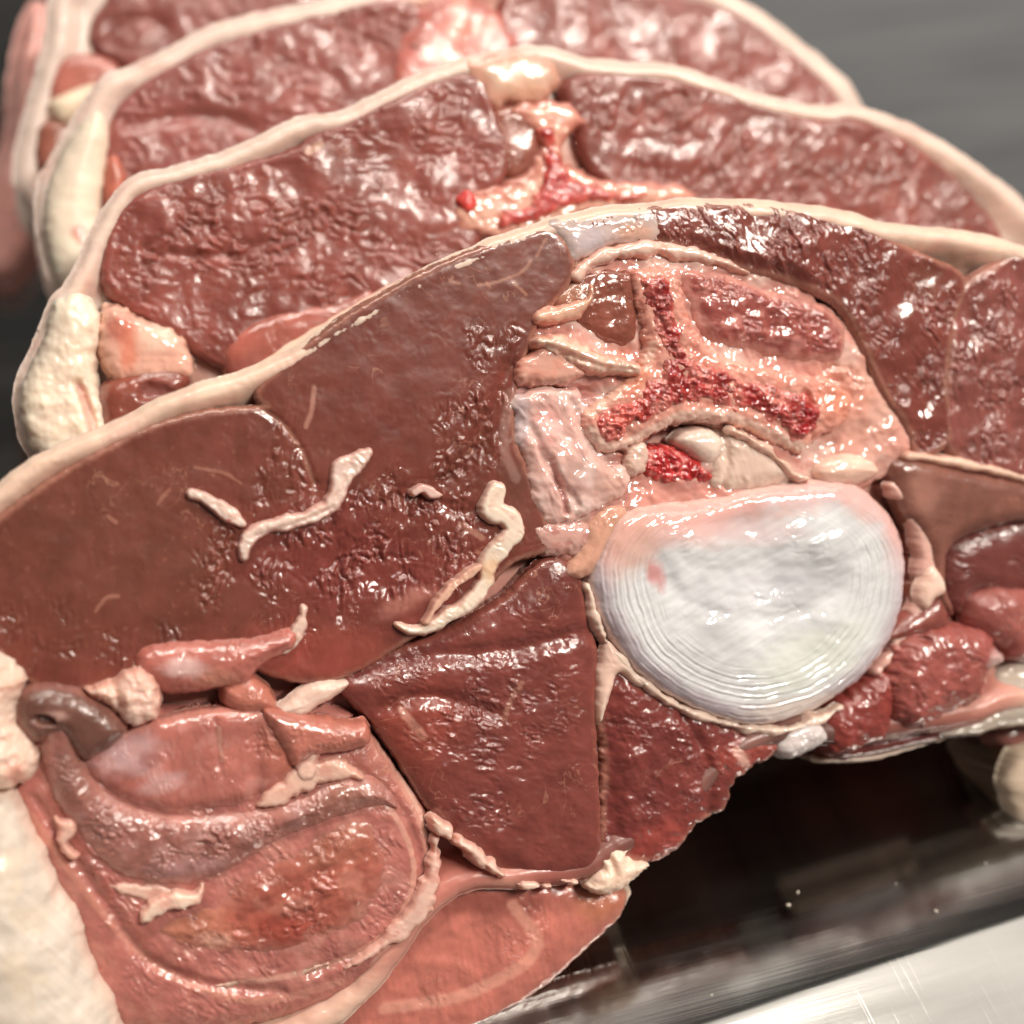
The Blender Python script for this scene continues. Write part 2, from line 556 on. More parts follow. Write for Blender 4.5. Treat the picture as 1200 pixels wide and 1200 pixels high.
piece(A, 'fat_layer', [(-150, 800), (-80, 650), (0, 568), (33, 543), (80, 520), (118, 502), (150, 490), (200, 463), (255, 446), (300, 430),
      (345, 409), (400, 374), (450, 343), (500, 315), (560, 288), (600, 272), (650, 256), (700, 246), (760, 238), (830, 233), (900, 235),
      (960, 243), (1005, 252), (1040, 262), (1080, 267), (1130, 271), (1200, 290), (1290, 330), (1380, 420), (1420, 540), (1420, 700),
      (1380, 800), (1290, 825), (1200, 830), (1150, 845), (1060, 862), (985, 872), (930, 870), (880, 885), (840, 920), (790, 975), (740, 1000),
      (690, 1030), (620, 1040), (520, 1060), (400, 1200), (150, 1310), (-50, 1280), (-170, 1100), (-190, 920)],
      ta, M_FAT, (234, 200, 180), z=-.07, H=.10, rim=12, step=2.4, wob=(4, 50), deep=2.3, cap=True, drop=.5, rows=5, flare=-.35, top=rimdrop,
      paint=[('edge', 12, (238, 210, 188), .5), ('noise', (60, -.1, .5), (232, 184, 168), .6), ('fn', lambda X, Y, d: smooth(590, 640, X) * smooth(820, 850, Y), (80, 46, 42), .95),  # last entry: shade painted on the underside, so the steel mirrors it dark
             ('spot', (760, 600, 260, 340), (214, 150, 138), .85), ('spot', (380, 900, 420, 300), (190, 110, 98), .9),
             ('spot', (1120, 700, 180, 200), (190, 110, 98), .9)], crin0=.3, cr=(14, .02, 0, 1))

LOIN_SEAM = [(300, 476), (330, 496), (352, 526), (368, 566)]
piece(A, 'loin_muscle', [(-140, 800), (-70, 672), (0, 612), (38, 583), (80, 555), (130, 527), (185, 502), (245, 486), (298, 482), (316, 476), (306, 462),
      (324, 440), (350, 418), (400, 380), (450, 350), (500, 322), (560, 296), (600, 283), (640, 273), (662, 290), (668, 318), (652, 346),
      (630, 370), (614, 410), (602, 450), (598, 505), (612, 548), (624, 580), (638, 612), (640, 640), (600, 655), (562, 692), (520, 722),
      (470, 750), (430, 776), (380, 795), (330, 790), (290, 772), (255, 756), (215, 752), (170, 768), (160, 790), (120, 800), (60, 806), (22, 784), (0, 772), (-60, 790)],
      ta, M_MEAT, (150, 80, 66), z=-.02, H=.05, rim=9, grow=6, step=1.5, wob=(1.6, 10),
      paint=[('noise', (80, -.1, .5), (166, 92, 80), .5), ('spot', (120, 640, 200, 150), (144, 84, 66), .5), ('noise', (9, .42, .62), (190, 130, 112), .35), ('spot', (480, 450, 160, 150), (150, 74, 62), .7),
             ('spot', (430, 660, 170, 90), (160, 76, 70), .7), ('edge', 9, (200, 144, 124), .5),
             ('line', LOIN_SEAM, (196, 140, 120), .5, 4), ('spot', (360, 765, 110, 40), (188, 92, 80), .8),
             ('line', [(368, 455), (365, 480), (358, 500)], (205, 150, 132), .6, 4),
             ('line', [(560, 335), (590, 328), (612, 318), (622, 305)], (205, 150, 128), .55, 2.5),
             ('line', [(600, 330), (616, 345)], (205, 150, 128), .5, 2.5), ('line', [(628, 300), (640, 280)], (205, 150, 128), .5, 2.5),
             ('line', [(530, 325), (527, 330), (538, 332)], (205, 150, 128), .5, 2.5),
             ('line', [(112, 716), (125, 700), (138, 698)], (200, 140, 120), .55, 3),
             ('line', [(185, 590), (198, 574)], (200, 140, 120), .4, 3), ('line', [(127, 605), (136, 612)], (200, 140, 120), .5, 3),
             ('line', [(228, 548), (262, 554), (282, 566)], (200, 140, 120), .45, 2.5), ('line', [(540, 615), (565, 630)], (205, 150, 132), .6, 5),
             ('spot', (600, 580, 26, 50), (140, 84, 70), .7), ('spot', (475, 705, 45, 14, -25), (205, 140, 126), .5),
             ('line', [(598, 460), (590, 520), (604, 560)], (200, 160, 150), .3, 8)],
      relief=[('groove', LOIN_SEAM, 4, .02), ('groove', [(372, 570), (395, 640), (400, 720)], 9, .03), ('noise', 28, .005),
              ('pit', (430, 660, 60, 40), .04), ('groove', [(600, 430), (570, 500), (530, 560), (470, 580)], 10, .05),
              ('groove', [(500, 575), (540, 600), (580, 590)], 8, .04), ('pit', (330, 640, 30, 40), .03)],
      wet0=.6, wet=[(120, 630, 190, 120, .3), (470, 420, 140, 80, .4), (450, 650, 160, 90, .9)], crin0=.04,
      crin=[(450, 650, 150, 85, 0, 1.2), (560, 480, 45, 110, 12, .9), (255, 650, 30, 70, 10, 1.0), (325, 560, 30, 75, 12, .65), (40, 745, 60, 55, 0, .5),
            (170, 755, 90, 30, 0, .55), (340, 660, 50, 110, 0, .8), (500, 570, 60, 35, 0, 1.0), (570, 640, 40, 30, 0, .7)],
      cr=(12, .045, 96, 1.8))

# lower middle muscles
piece(A, 'fillet_muscle', [(398, 800), (440, 772), (520, 742), (590, 702), (640, 655), (676, 662), (692, 712), (704, 772), (702, 850), (707, 950), (704, 1020),
      (655, 1036), (600, 1024), (562, 1010), (512, 962), (474, 902), (446, 860), (414, 826)], ta, M_MEAT, (158, 82, 74), z=-.1, H=.16, rim=40, step=1.5,
      paint=[('spot', (480, 860, 60, 90, 30), (180, 88, 74), .7), ('spot', (640, 690, 70, 40), (136, 70, 62), .7), ('line', [(470, 832), (485, 850), (495, 862)], (210, 150, 132), .6, 7),
             ('line', [(590, 842), (600, 815), (610, 800)], (205, 150, 130), .45, 4), ('edge', 10, (180, 110, 95), .4)],
      relief=[('groove', [(420, 790), (500, 770), (600, 760), (690, 740)], 12, .06), ('groove', [(450, 830), (500, 815), (580, 835)], 10, .06), ('noise', 26, .02)],
      wet0=.65, crin0=.35, crin=[(560, 830, 130, 60, 10, 1.0), (560, 930, 50, 90, 20, .8), (660, 830, 30, 50, 0, 1.0), (590, 700, 60, 40, 0, .6), (660, 960, 40, 80, 0, .1)],
      cr=(9, .022, 15, 2.0))
piece(A, 'fillet_muscle', [(700, 790), (722, 782), (760, 805), (800, 826), (850, 848), (905, 866), (918, 880), (884, 902), (862, 922), (854, 948), (822, 966),
      (796, 998), (766, 1012), (730, 1008), (706, 1000), (710, 900)], ta, M_MEAT, (156, 76, 70), z=-.12, H=.16, rim=30, step=1.5,
      paint=[('spot', (880, 890, 60, 30), (190, 90, 78), .6), ('spot', (780, 985, 60, 30, -30), (190, 88, 78), .7), ('edge', 9, (200, 144, 124), .5),
             ('line', [(862, 880), (872, 893)], (225, 180, 165), .7, 8)],
      relief=[('groove', [(800, 840), (828, 890), (830, 950)], 7, .05), ('groove', [(720, 800), (716, 900), (720, 980)], 12, .07), ('noise', 18, .03)],
      wet0=.6, crin0=.6, crin=[(740, 930, 30, 50, 0, .2)], cr=(9, .022, 30, 1.6), wob=(4, 12))
# pink flap below
piece(A, 'flank_flap', [(480, 1040), (540, 1022), (620, 1030), (690, 1042), (735, 1048), (728, 1078), (690, 1115), (650, 1152), (595, 1192), (560, 1225), (460, 1260),
      (330, 1260), (330, 1180)], ta, M_MEAT, (212, 128, 114), z=-.3, H=.14, rim=40, step=1.8,
      paint=[('spot', (560, 1050, 90, 30), (170, 92, 80), .6), ('line', [(600, 1060), (628, 1100), (610, 1130), (540, 1165), (450, 1180)], (228, 165, 146), .6, 10), ('edge', 9, (200, 144, 124), .5),
             ('spot', (700, 1060, 40, 25), (215, 140, 105), .6)],
      wet0=.7, crin0=.25, crin=[(605, 1090, 40, 50, 0, .9), (540, 1160, 60, 40, 0, .6)], cr=(11, .02, 80, 2), relief=[('noise', 40, .03)])
piece(A, 'fat_edge', [(540, 1196, 4), (565, 1190, 6), (592, 1184, 5)], ta, M_FAT, FATC, z=-.45, H=.16, rim=7, stroke=True)
piece(A, 'fat_edge', [(738, 1046, 3), (728, 1062, 5), (712, 1076, 3)], ta, M_FAT, FATY, z=-.45, H=.14, rim=6, stroke=True)

# rolled flank, lower left
piece(A, 'flank_roll', [(16, 930), (36, 900), (26, 850), (46, 815), (110, 802), (190, 832), (300, 826), (395, 832), (436, 858), (470, 905), (500, 945), (513, 985),
      (518, 1040), (506, 1084), (472, 1125), (432, 1155), (372, 1185), (300, 1206), (200, 1216), (135, 1200), (104, 1130), (84, 1078), (52, 1012)],
      ta, M_MEAT, (202, 126, 116), z=-.22, H=.28, rim=64, step=1.6,
      paint=[('line', [(30, 950), (90, 1030), (140, 1090), (200, 1140), (300, 1172), (400, 1150)], (222, 160, 140), .5, 7),
             ('line', [(60, 930), (120, 1040), (160, 1100), (220, 1140)], (180, 104, 92), .5, 14),
             ('line', [(430, 860), (480, 930), (505, 1000), (500, 1060), (440, 1130)], (222, 164, 146), .7, 9), ('line', [(446, 872), (492, 950), (508, 1020), (492, 1080), (440, 1126)], (230, 186, 170), .6, 4), ('line', [(420, 905), (462, 955), (484, 1010), (474, 1060), (436, 1104), (370, 1134), (280, 1150)], (226, 176, 158), .6, 5), ('noise', (40, .0, .5), (216, 152, 138), .5), ('spot', (440, 890, 50, 40), (188, 120, 106), .6)],
      relief=[('groove', [(40, 935), (90, 1010), (130, 1065), (170, 1120), (240, 1150), (330, 1160)], 7, .05), ('groove', [(420, 900), (470, 950), (492, 1010), (480, 1065), (430, 1110), (360, 1140)], 6, .05), ('noise', 24, .02)],
      wet0=.7, crin0=.8, crin=[(480, 950, 30, 60, -20, 1.3)], cr=(9, .022, 45, 2.5))
piece(A, 'roll_layer', [(46, 850), (72, 826), (96, 846), (102, 886), (126, 926), (180, 950), (240, 952), (300, 946), (356, 928), (400, 908), (446, 915), (470, 950), (440, 950), (340, 984),
      (275, 1022), (215, 1042), (150, 1034), (118, 1014), (84, 974), (58, 930)], ta, M_MEAT, PURPLE, z=-.06, H=.25, rim=36, step=1.5,
      paint=[('spot', (220, 1020, 70, 20, -5), (196, 150, 150), .6), ('spot', (400, 930, 60, 30), (176, 118, 100), .7), ('edge', 24, (202, 136, 124), .75), ('noise', (30, 0, .5), (196, 150, 144), .5), ('spot', (90, 900, 30, 60), (165, 112, 100), .6)],
      relief=[('noise', 20, .02)], wet0=.85, crin0=1.3, cr=(8, .02, 0, 1.5))
piece(A, 'roll_layer', [(18, 842), (24, 814), (46, 804), (80, 806), (116, 822), (146, 846), (148, 862), (122, 884), (96, 892), (70, 862), (44, 872), (28, 862)], ta, M_MEAT, (142, 96, 84),
      z=.05, H=.22, rim=26, step=1.5, wet0=.5, crin0=.5, relief=[('pit', (52, 843, 16, 7, 10), .12)], paint=[('spot', (65, 838, 18, 7), (215, 175, 165), .5), ('edge', 7, (185, 120, 108), .5)])
piece(A, 'roll_core', [(96, 892), (112, 872), (150, 852), (190, 843), (240, 832), (300, 830), (345, 840), (352, 878), (345, 905), (312, 936), (285, 946), (240, 952), (200, 956), (165, 948),
      (128, 932), (104, 910)], ta, M_MEAT, (202, 124, 112), z=-.04, H=.18, rim=22, step=1.5,
      paint=[('spot', (150, 885, 52, 32, -20), (204, 170, 172), .75), ('spot', (190, 915, 34, 14, -15), (204, 165, 165), .7), ('edge', 12, (216, 150, 136), .6), ('noise', (26, .0, .45), (214, 156, 146), .4), ('spot', (140, 912, 22, 14), (178, 100, 90), .7),
             ('spot', (175, 890, 16, 12), (180, 104, 94), .6), ('spot', (330, 870, 30, 40), (205, 118, 92), .5), ('line', [(256, 852), (260, 890)], (230, 180, 160), .5, 3)],
      relief=[('groove', [(300, 850), (302, 900), (300, 930)], 9, .05), ('groove', [(252, 845), (256, 895)], 5, .03)], wet0=.8, crin0=.35, crin=[(320, 865, 40, 35, 0, 1.2)], cr=(8, .018, 80, 2))
piece(A, 'roll_layer', [(308, 832), (360, 838), (412, 848), (432, 846), (436, 872), (410, 882), (372, 888), (345, 900), (330, 880)], ta, M_MEAT, (206, 128, 112), z=.03, H=.22, rim=20, step=1.5,
      wet0=.75, crin0=.7, cr=(8, .018, 0, 1))
piece(A, 'roll_core', [(240, 1044), (280, 1010), (330, 986), (386, 954), (428, 946), (458, 966), (472, 1002), (465, 1046), (440, 1084), (400, 1110), (340, 1130), (280, 1134), (220, 1128), (175, 1104),
      (164, 1084), (200, 1062)], ta, M_MEAT, (196, 110, 94), z=-.12, H=.24, rim=60, step=1.5,
      paint=[('edge', 44, (202, 132, 118), .8), ('noise', (34, 0, .5), (214, 150, 132), .45), ('spot', (225, 1085, 50, 30), ORNG, .65), ('spot', (250, 1100, 24, 12), (230, 178, 158), .6), ('spot', (330, 1085, 50, 25), (190, 84, 70), .6), ('spot', (390, 990, 60, 30, -20), (196, 124, 104), .7),
             ('line', [(430, 950), (455, 975), (462, 1010), (452, 1050)], (222, 158, 136), .5, 5)],
      relief=[('noise', 30, .03), ('groove', [(280, 1080), (340, 1040), (420, 1000)], 8, .03)], wet0=.85, crin0=.7, crin=[(360, 1010, 80, 40, -25, 1.0), (325, 1085, 60, 30, 0, 1.0), (430, 1050, 40, 40, 0, .5)], cr=(13, .028, 150, 1.4))
for pts, c, zz, hh in (([(512, 985, 3), (507, 1030, 8), (494, 1066, 12), (466, 1094, 11), (432, 1120, 5), (405, 1136, 2)], (232, 190, 176), .04, .05), ([(384, 1130, 2), (350, 1138, 9), (305, 1144, 9), (255, 1156, 3)], (226, 186, 164), -.02, .06),
                       ([(126, 1037, 3), (150, 1042, 9), (185, 1047, 10), (214, 1048, 7), (230, 1042, 3)], (230, 186, 170), .0, .09), ([(166, 1082, 4), (178, 1066, 9), (202, 1056, 12), (226, 1054, 9), (238, 1038, 3)], (234, 202, 184), .08, .11),
                       ([(66, 962, 3), (80, 973, 8), (74, 990, 5), (88, 1004, 3)], (230, 186, 170), .08, .06), ([(304, 944, 4), (326, 932, 12), (352, 914, 15), (384, 904, 14), (412, 906, 9), (424, 912, 3)], (232, 188, 170), .06, .09),
                       ([(362, 868, 3), (366, 886, 8), (358, 904, 12)], (232, 188, 172), .08, .09)):
    piece(A, 'fat_strip', pts, ta, M_FAT, c, z=zz, H=hh, rim=8, stroke=True, step=1.4, wob=(8, 26), crin0=.25, cr=(9, .02, 20, 2), paint=SINK, wet0=.7)

piece(A, 'fat_lump', [(98, 810), (130, 800), (148, 788), (166, 784), (184, 798), (190, 825), (182, 846), (160, 853), (140, 846), (128, 830)], ta, M_FAT, FATP, z=.05, H=.28, rim=26, step=1.4,
      relief=[('groove', [(130, 800), (140, 825), (135, 840)], 5, .08), ('noise', 16, .06)], wet0=.9, crin0=.4, wob=(5, 14), paint=[('edge', 8, (214, 150, 134), .7), ('noise', (16, .05, .5), (218, 160, 144), .6)])
piece(A, 'flank_muscle', [(158, 770), (178, 755), (240, 750), (300, 746), (345, 735), (350, 760), (310, 782), (290, 804), (240, 812), (200, 816), (174, 802), (160, 790)], ta, M_MEAT, (204, 122, 110), z=-.05, H=.26,
      rim=30, step=1.5, paint=[('spot', (216, 782, 32, 14), (222, 190, 186), .75), ('spot', (255, 795, 30, 16), (214, 150, 126), .6)], wet0=.8, crin0=.5, cr=(10, .018, 10, 1.5))
piece(A, 'flank_muscle', [(262, 805), (290, 792), (315, 805), (325, 832), (290, 838), (265, 828)], ta, M_MEAT, (206, 128, 110), z=-.05, H=.2, rim=20, step=1.5, wet0=.6, crin0=.4)
piece(A, 'fat_wedge', [(410, 800), (370, 800), (336, 822), (318, 836), (350, 842), (376, 828), (398, 814)], ta, M_FAT, (232, 200, 185), z=.0, H=.12, rim=12, step=1.4, crin0=.6, cr=(9, .02, 150, 3))
# white flank fat at the left edge
piece(A, 'flank_fat', [(-260, 800), (-60, 880), (0, 928), (16, 938), (36, 975), (50, 1002), (62, 1032), (74, 1062), (96, 1088), (102, 1122), (118, 1154), (138, 1196), (150, 1260), (120, 1330), (-150, 1360),
      (-300, 1100)], ta, M_FAT, (220, 207, 194), z=-.1, H=.75, rim=120, step=2.2, wob=(6, 30), relief=[('noise', 90, .08)],
      paint=[('noise', (70, .1, .5), (226, 206, 182), .5), ('edge', 14, (240, 205, 188), .5)], wet0=.35, crin0=.1, cr=(20, .02, 45, 2), deep=.7)
piece(A, 'flank_fat', [(-90, 745), (-10, 762), (14, 778), (34, 800), (22, 822), (20, 850), (44, 884), (40, 910), (20, 926), (-10, 934), (-100, 930)], ta, M_FAT, (240, 208, 190), z=-.02, H=.45, rim=36, step=1.6,
      wob=(6, 18), relief=[('noise', 20, .06)], paint=[('spot', (18, 905, 16, 18), (222, 140, 118), .6), ('spot', (10, 800, 20, 20), (225, 165, 145), .4)], wet0=.6, crin0=.5, cr=(12, .03, 0, 1))
# fat bits under the fillet
for pts in ([(510, 962, 7), (520, 972, 9), (526, 982, 5)], [(540, 988, 6), (556, 1000, 9), (572, 1014, 8), (590, 1026, 4)]):
    piece(A, 'fat_strip', pts, ta, M_FAT, FATP, z=.0, H=.18, rim=10, stroke=True, step=1.3, wob=(7, 18), crin0=.3, paint=SINK[:1])
for pts in ([(606, 1036, 4), (625, 1038, 6), (645, 1038, 4)], [(662, 1032, 4), (676, 1034, 5)]):
    piece(A, 'fat_strip', pts, ta, M_FAT, FATP, z=-.1, H=.18, rim=7, stroke=True, step=1.3, wob=(7, 18), crin0=.3, paint=SINK[:1])
piece(A, 'fat_lump', [(690, 1042), (704, 1020), (714, 998), (742, 996), (738, 1006), (764, 1014), (752, 1028), (730, 1046), (706, 1052)], ta, M_FAT, (240, 206, 186), z=-.1, H=.24, rim=18, step=1.3, wob=(4, 10),
      crin0=.6, relief=[('groove', [(712, 1000), (720, 1025), (712, 1048)], 4, .05)], wet0=.6)

# right loin muscles
piece(A, 'loin_muscle', [(690, 263), (730, 252), (790, 245), (860, 244), (930, 250), (1000, 264), (1048, 288), (1090, 306), (1122, 322), (1128, 340), (1114, 380), (1106, 450), (1110, 512), (1080, 530), (1068, 500),
      (1040, 455), (1012, 395), (984, 352), (930, 326), (870, 310), (826, 296), (780, 280), (730, 275)], ta, M_MEAT, (158, 84, 74), z=-.02, H=.05, rim=9, grow=6, step=1.5,
      paint=[('edge', 9, (200, 144, 124), .5), ('spot', (1090, 330, 30, 26), (150, 90, 74), .5)], relief=[('fn', lambda X, Y, d: .14 * np.exp(-((X - 875) / 80) ** 2 - ((Y - 330) / 60) ** 2) * smooth(4, 22, d)), ('noise', 50, .04), ('groove', [(930, 330), (980, 420), (1050, 500)], 10, .04), ('pit', (1085, 465, 16, 26, 20), .05)],
      wet0=.9, crin0=1.0, crin=[(895, 285, 90, 50, 0, 1.3), (760, 262, 60, 16, 0, .15), (1085, 400, 30, 90, 0, 1.0)], cr=(7, .028, 62, 4.5))
piece(A, 'loin_muscle', [(1140, 332), (1170, 314), (1210, 305), (1300, 345), (1370, 440), (1390, 540), (1300, 580), (1200, 556), (1150, 545), (1118, 525), (1112, 470), (1118, 400), (1126, 352)], ta, M_MEAT, (166, 96, 88), z=-.02, H=.05, rim=9, grow=6, step=1.6, paint=[('edge', 9, (200, 144, 124), .5)], wet0=.9, crin0=1.4, cr=(7, .028, 80, 4.0), relief=[('noise', 60, .07)])
piece(A, 'rib_plate', [(1044, 548), (1070, 535), (1120, 546), (1200, 562), (1300, 580), (1300, 610), (1200, 612), (1150, 624), (1118, 642), (1112, 682), (1122, 722), (1096, 702), (1084, 642), (1060, 602)], ta, M_MEAT, (160, 104, 90),
      z=-.12, H=.2, rim=20, step=1.6, paint=[('spot', (1080, 580, 30, 30), (195, 140, 125), .5)], wet0=.6, crin0=.15, cr=(10, .015, 10, 3))
piece(A, 'fat_strip', [(1066, 534, 5), (1130, 544, 6), (1200, 560, 7), (1300, 585, 6)], ta, M_FAT, (230, 190, 170), z=-.02, H=.1, rim=7, stroke=True, step=1.5, wob=(4, 24), paint=[('edge', 4, (200, 140, 124), .6)])
piece(A, 'rib_muscle', [(1108, 645), (1150, 617), (1250, 600), (1330, 640), (1300, 730), (1200, 705), (1150, 696), (1130, 724), (1114, 706)], ta, M_MEAT, (146, 80, 74), z=-.3, H=.24, rim=30, step=1.7, wet0=.7, crin0=.8, cr=(10, .025, 20, 1.6))
piece(A, 'rib_muscle', [(1138, 724), (1150, 697), (1200, 690), (1300, 712), (1300, 770), (1200, 778), (1180, 760), (1150, 745)], ta, M_MEAT, (180, 102, 94), z=-.18, H=.3, rim=30, step=1.7, wet0=.7, crin0=.6, cr=(9, .02, 60, 1.6))
piece(A, 'fillet_tip', [(1048, 782), (1060, 752), (1100, 736), (1150, 736), (1174, 755), (1184, 775), (1166, 790), (1156, 820), (1122, 836), (1096, 850), (1072, 857), (1052, 842), (1048, 812)], ta, M_MEAT, (186, 102, 94),
      z=-.1, H=.36, rim=34, step=1.6, wob=(5, 14), wet0=.7, crin0=.7, cr=(9, .022, 60, 1.5), relief=[('pit', (1085, 750, 7, 4), .08), ('noise', 16, .03)], paint=[('spot', (1170, 772, 16, 14), (215, 190, 186), .7)])
piece(A, 'fillet_tip', [(1032, 748), (1078, 708), (1104, 697), (1116, 722), (1110, 738), (1064, 752)], ta, M_MEAT, (165, 92, 82), z=-.15, H=.24, rim=20, step=1.6, wet0=.6, crin0=.4)
piece(A, 'fillet_tip', [(972, 832), (1000, 810), (1036, 784), (1054, 800), (1048, 862), (1022, 877), (986, 888), (968, 864)], ta, M_MEAT, (172, 80, 72), z=-.2, H=.3, rim=28, step=1.6, wob=(4, 12), wet0=.6, crin0=.5, relief=[('noise', 16, .03)])
piece(A, 'belly_membrane', [(1105, 864), (1150, 832), (1170, 800), (1200, 772), (1290, 780), (1310, 820), (1260, 846), (1180, 856), (1150, 865)], ta, M_CONN, (206, 190, 176), z=-.3, H=.3, rim=36, step=1.8, wet0=.8, crin0=.3)
piece(A, 'fillet_muscle', [(962, 872), (1045, 856), (1120, 846), (1118, 864), (1062, 880), (985, 893)], ta, M_MEAT, (140, 62, 56), z=-.4, H=.2, rim=16, step=1.8)
piece(A, 'fat_edge', [(962, 892, 3), (1020, 888, 5), (1064, 878, 3), (1112, 862, 4)], ta, M_FAT, (226, 196, 180), z=-.45, H=.14, rim=6, stroke=True, step=1.6)
piece(A, 'flank_fat', [(1192, 940), (1188, 912), (1206, 878), (1260, 866), (1330, 920), (1310, 1000), (1214, 984)], ta, M_FAT, (214, 192, 170), z=-.6, H=.35, rim=60, step=2.2, deep=1.2)
piece(A, 'flank_muscle', [(1168, 872), (1176, 848), (1220, 830), (1300, 840), (1300, 890), (1210, 892)], ta, M_MEAT, (170, 110, 100), z=-.9, H=.3, rim=20, step=2.2, deep=.8)

# ------------------------------------------------------------------ backbone of the front chop
piece(A, 'connective_tissue', [(600, 455), (612, 410), (626, 380), (650, 345), (675, 322), (700, 306), (740, 294), (790, 290), (860, 302), (930, 330), (985, 368), (1010, 400), (1026, 440), (1052, 470), (1076, 505), (1072, 530),
      (1040, 556), (1000, 580), (900, 600), (800, 610), (730, 640), (700, 668), (664, 668), (640, 645), (620, 600), (606, 550), (598, 500)], ta, M_CONN, (214, 150, 138), z=-.16, H=.14, rim=22, step=1.4,
      paint=[('noise', (44, -.15, .4), (232, 196, 184), .8), ('noise', (34, .15, .5), (206, 124, 106), .5), ('spot', (1000, 470, 60, 70), (222, 160, 140), .6), ('spot', (650, 480, 50, 60), (226, 190, 188), .7),
             ('spot', (780, 525, 70, 26), (110, 30, 28), .85), ('spot', (655, 460, 40, 10), (170, 90, 80), .5), ('spot', (1020, 520, 50, 40), (222, 170, 156), .6), ('spot', (945, 468, 8, 14), (90, 30, 26), .8)],
      relief=[('pit', (785, 520, 70, 24, -8), .45), ('noise', 38, .08), ('pit', (665, 458, 38, 9), .12), ('pit', (945, 468, 8, 16, -15), .15)], wet0=.9, crin0=.3, crin=[(1000, 440, 60, 70, 0, .8)], cr=(20, .05, 30, 1.3), wob=(7, 20))
piece(A, 'ligament', [(640, 260), (700, 250), (766, 244), (786, 272), (770, 286), (722, 286), (692, 300), (668, 306), (660, 286)], ta, M_CONN, (208, 184, 178), z=-.07, H=.12, rim=16, step=1.4,
      paint=[('spot', (745, 272, 30, 12), (224, 168, 142), .7), ('spot', (690, 280, 26, 20), (196, 180, 186), .7)], wet0=.95, crin0=.6, cr=(12, .025, 0, 1))
piece(A, 'fat_strip', [(676, 322, 7), (700, 302, 9), (748, 292, 11), (800, 295, 10), (850, 308, 7), (880, 320, 3)], ta, M_CONN, (234, 198, 182), z=-.05, H=.12, rim=11, stroke=True, step=1.4, wob=(8, 30), wet0=.9, crin0=.25, cr=(12, .03, 10, 2.5), paint=[('edge', 7, (214, 146, 128), .6)])
piece(A, 'spine_muscle', [(650, 348), (676, 326), (706, 314), (742, 318), (748, 350), (746, 396), (722, 404), (690, 388), (655, 374)], ta, M_MEAT, (168, 98, 82), z=-.08, H=.12, rim=20, step=1.4,
      paint=[('spot', (672, 345, 26, 14), (206, 150, 124), .6)], wet0=.9, crin0=.3, relief=[('noise', 22, .03)])
piece(A, 'spine_muscle', [(798, 318), (850, 318), (900, 338), (960, 354), (992, 380), (988, 420), (940, 424), (880, 412), (834, 402), (812, 372)], ta, M_MEAT, (186, 100, 92), z=-.08, H=.16, rim=28, step=1.4,
      paint=[('noise', (22, 0, .4), (216, 150, 140), .6), ('edge', 14, (222, 160, 146), .6)], wet0=.95, crin0=1.0, cr=(12, .035, 30, 1.6), relief=[('noise', 24, .04)])
piece(A, 'sinew', [(632, 372, 7), (660, 366, 12), (690, 352, 8), (695, 338, 4)], ta, M_CONN, (226, 180, 156), z=.0, H=.14, rim=12, stroke=True, step=1.3, wob=(7, 24), wet0=1, crin0=.2, paint=[('edge', 7, (214, 140, 122), .6), ('noise', (24, 0, .5), (222, 150, 130), .5)])
piece(A, 'sinew', [(634, 400, 10), (668, 408, 14), (704, 426, 13), (748, 432, 9)], ta, M_CONN, (230, 196, 176), z=.02, H=.2, rim=14, stroke=True, step=1.3, wob=(7, 24), wet0=.9, crin0=.2, paint=[('edge', 7, (214, 140, 122), .6), ('noise', (24, 0, .5), (222, 150, 130), .5)], relief=[('groove', [(640, 405), (700, 428), (740, 433)], 3, .03)])
piece(A, 'sinew', [(604, 444), (622, 412), (650, 404), (672, 420), (690, 440), (660, 450), (630, 452)], ta, M_CONN, (220, 166, 150), z=-.02, H=.16, rim=14, step=1.3, wet0=1, crin0=.2, paint=[('edge', 7, (214, 140, 122), .6), ('noise', (24, 0, .5), (222, 150, 130), .5)], wob=(7, 24))
piece(A, 'membrane', [(602, 462), (640, 452), (676, 456), (688, 490), (708, 530), (740, 552), (732, 584), (690, 604), (645, 612), (622, 582), (612, 540), (602, 500)], ta, M_CONN, (224, 180, 170), z=-.06, H=.18, rim=26, step=1.3,
      paint=[('spot', (640, 500, 24, 30), (220, 150, 144), .6), ('noise', (30, -.05, .4), (236, 208, 200), .6), ('spot', (610, 490, 12, 40), (205, 186, 190), .7), ('line', [(648, 545), (660, 580), (664, 600)], (170, 100, 96), .6, 4), ('spot', (715, 565, 26, 20), (226, 176, 160), .6)],
      relief=[('groove', [(645, 540), (658, 575), (664, 600)], 4, .07), ('groove', [(672, 470), (690, 520), (720, 550)], 6, .06), ('groove', [(622, 500), (640, 545), (676, 590)], 5, .05), ('noise', 42, .07)], wet0=1, crin0=.35, cr=(14, .045, 58, 3.2), wob=(9, 24))
piece(A, 'membrane', [(622, 615), (660, 610), (690, 612), (700, 630), (680, 650), (640, 650)], ta, M_CONN, (206, 160, 150), z=-.06, H=.12, rim=16, step=1.3, wet0=.9, crin0=1, wob=(4, 10), paint=[('noise', (14, 0, .4), (180, 110, 100), .6)])
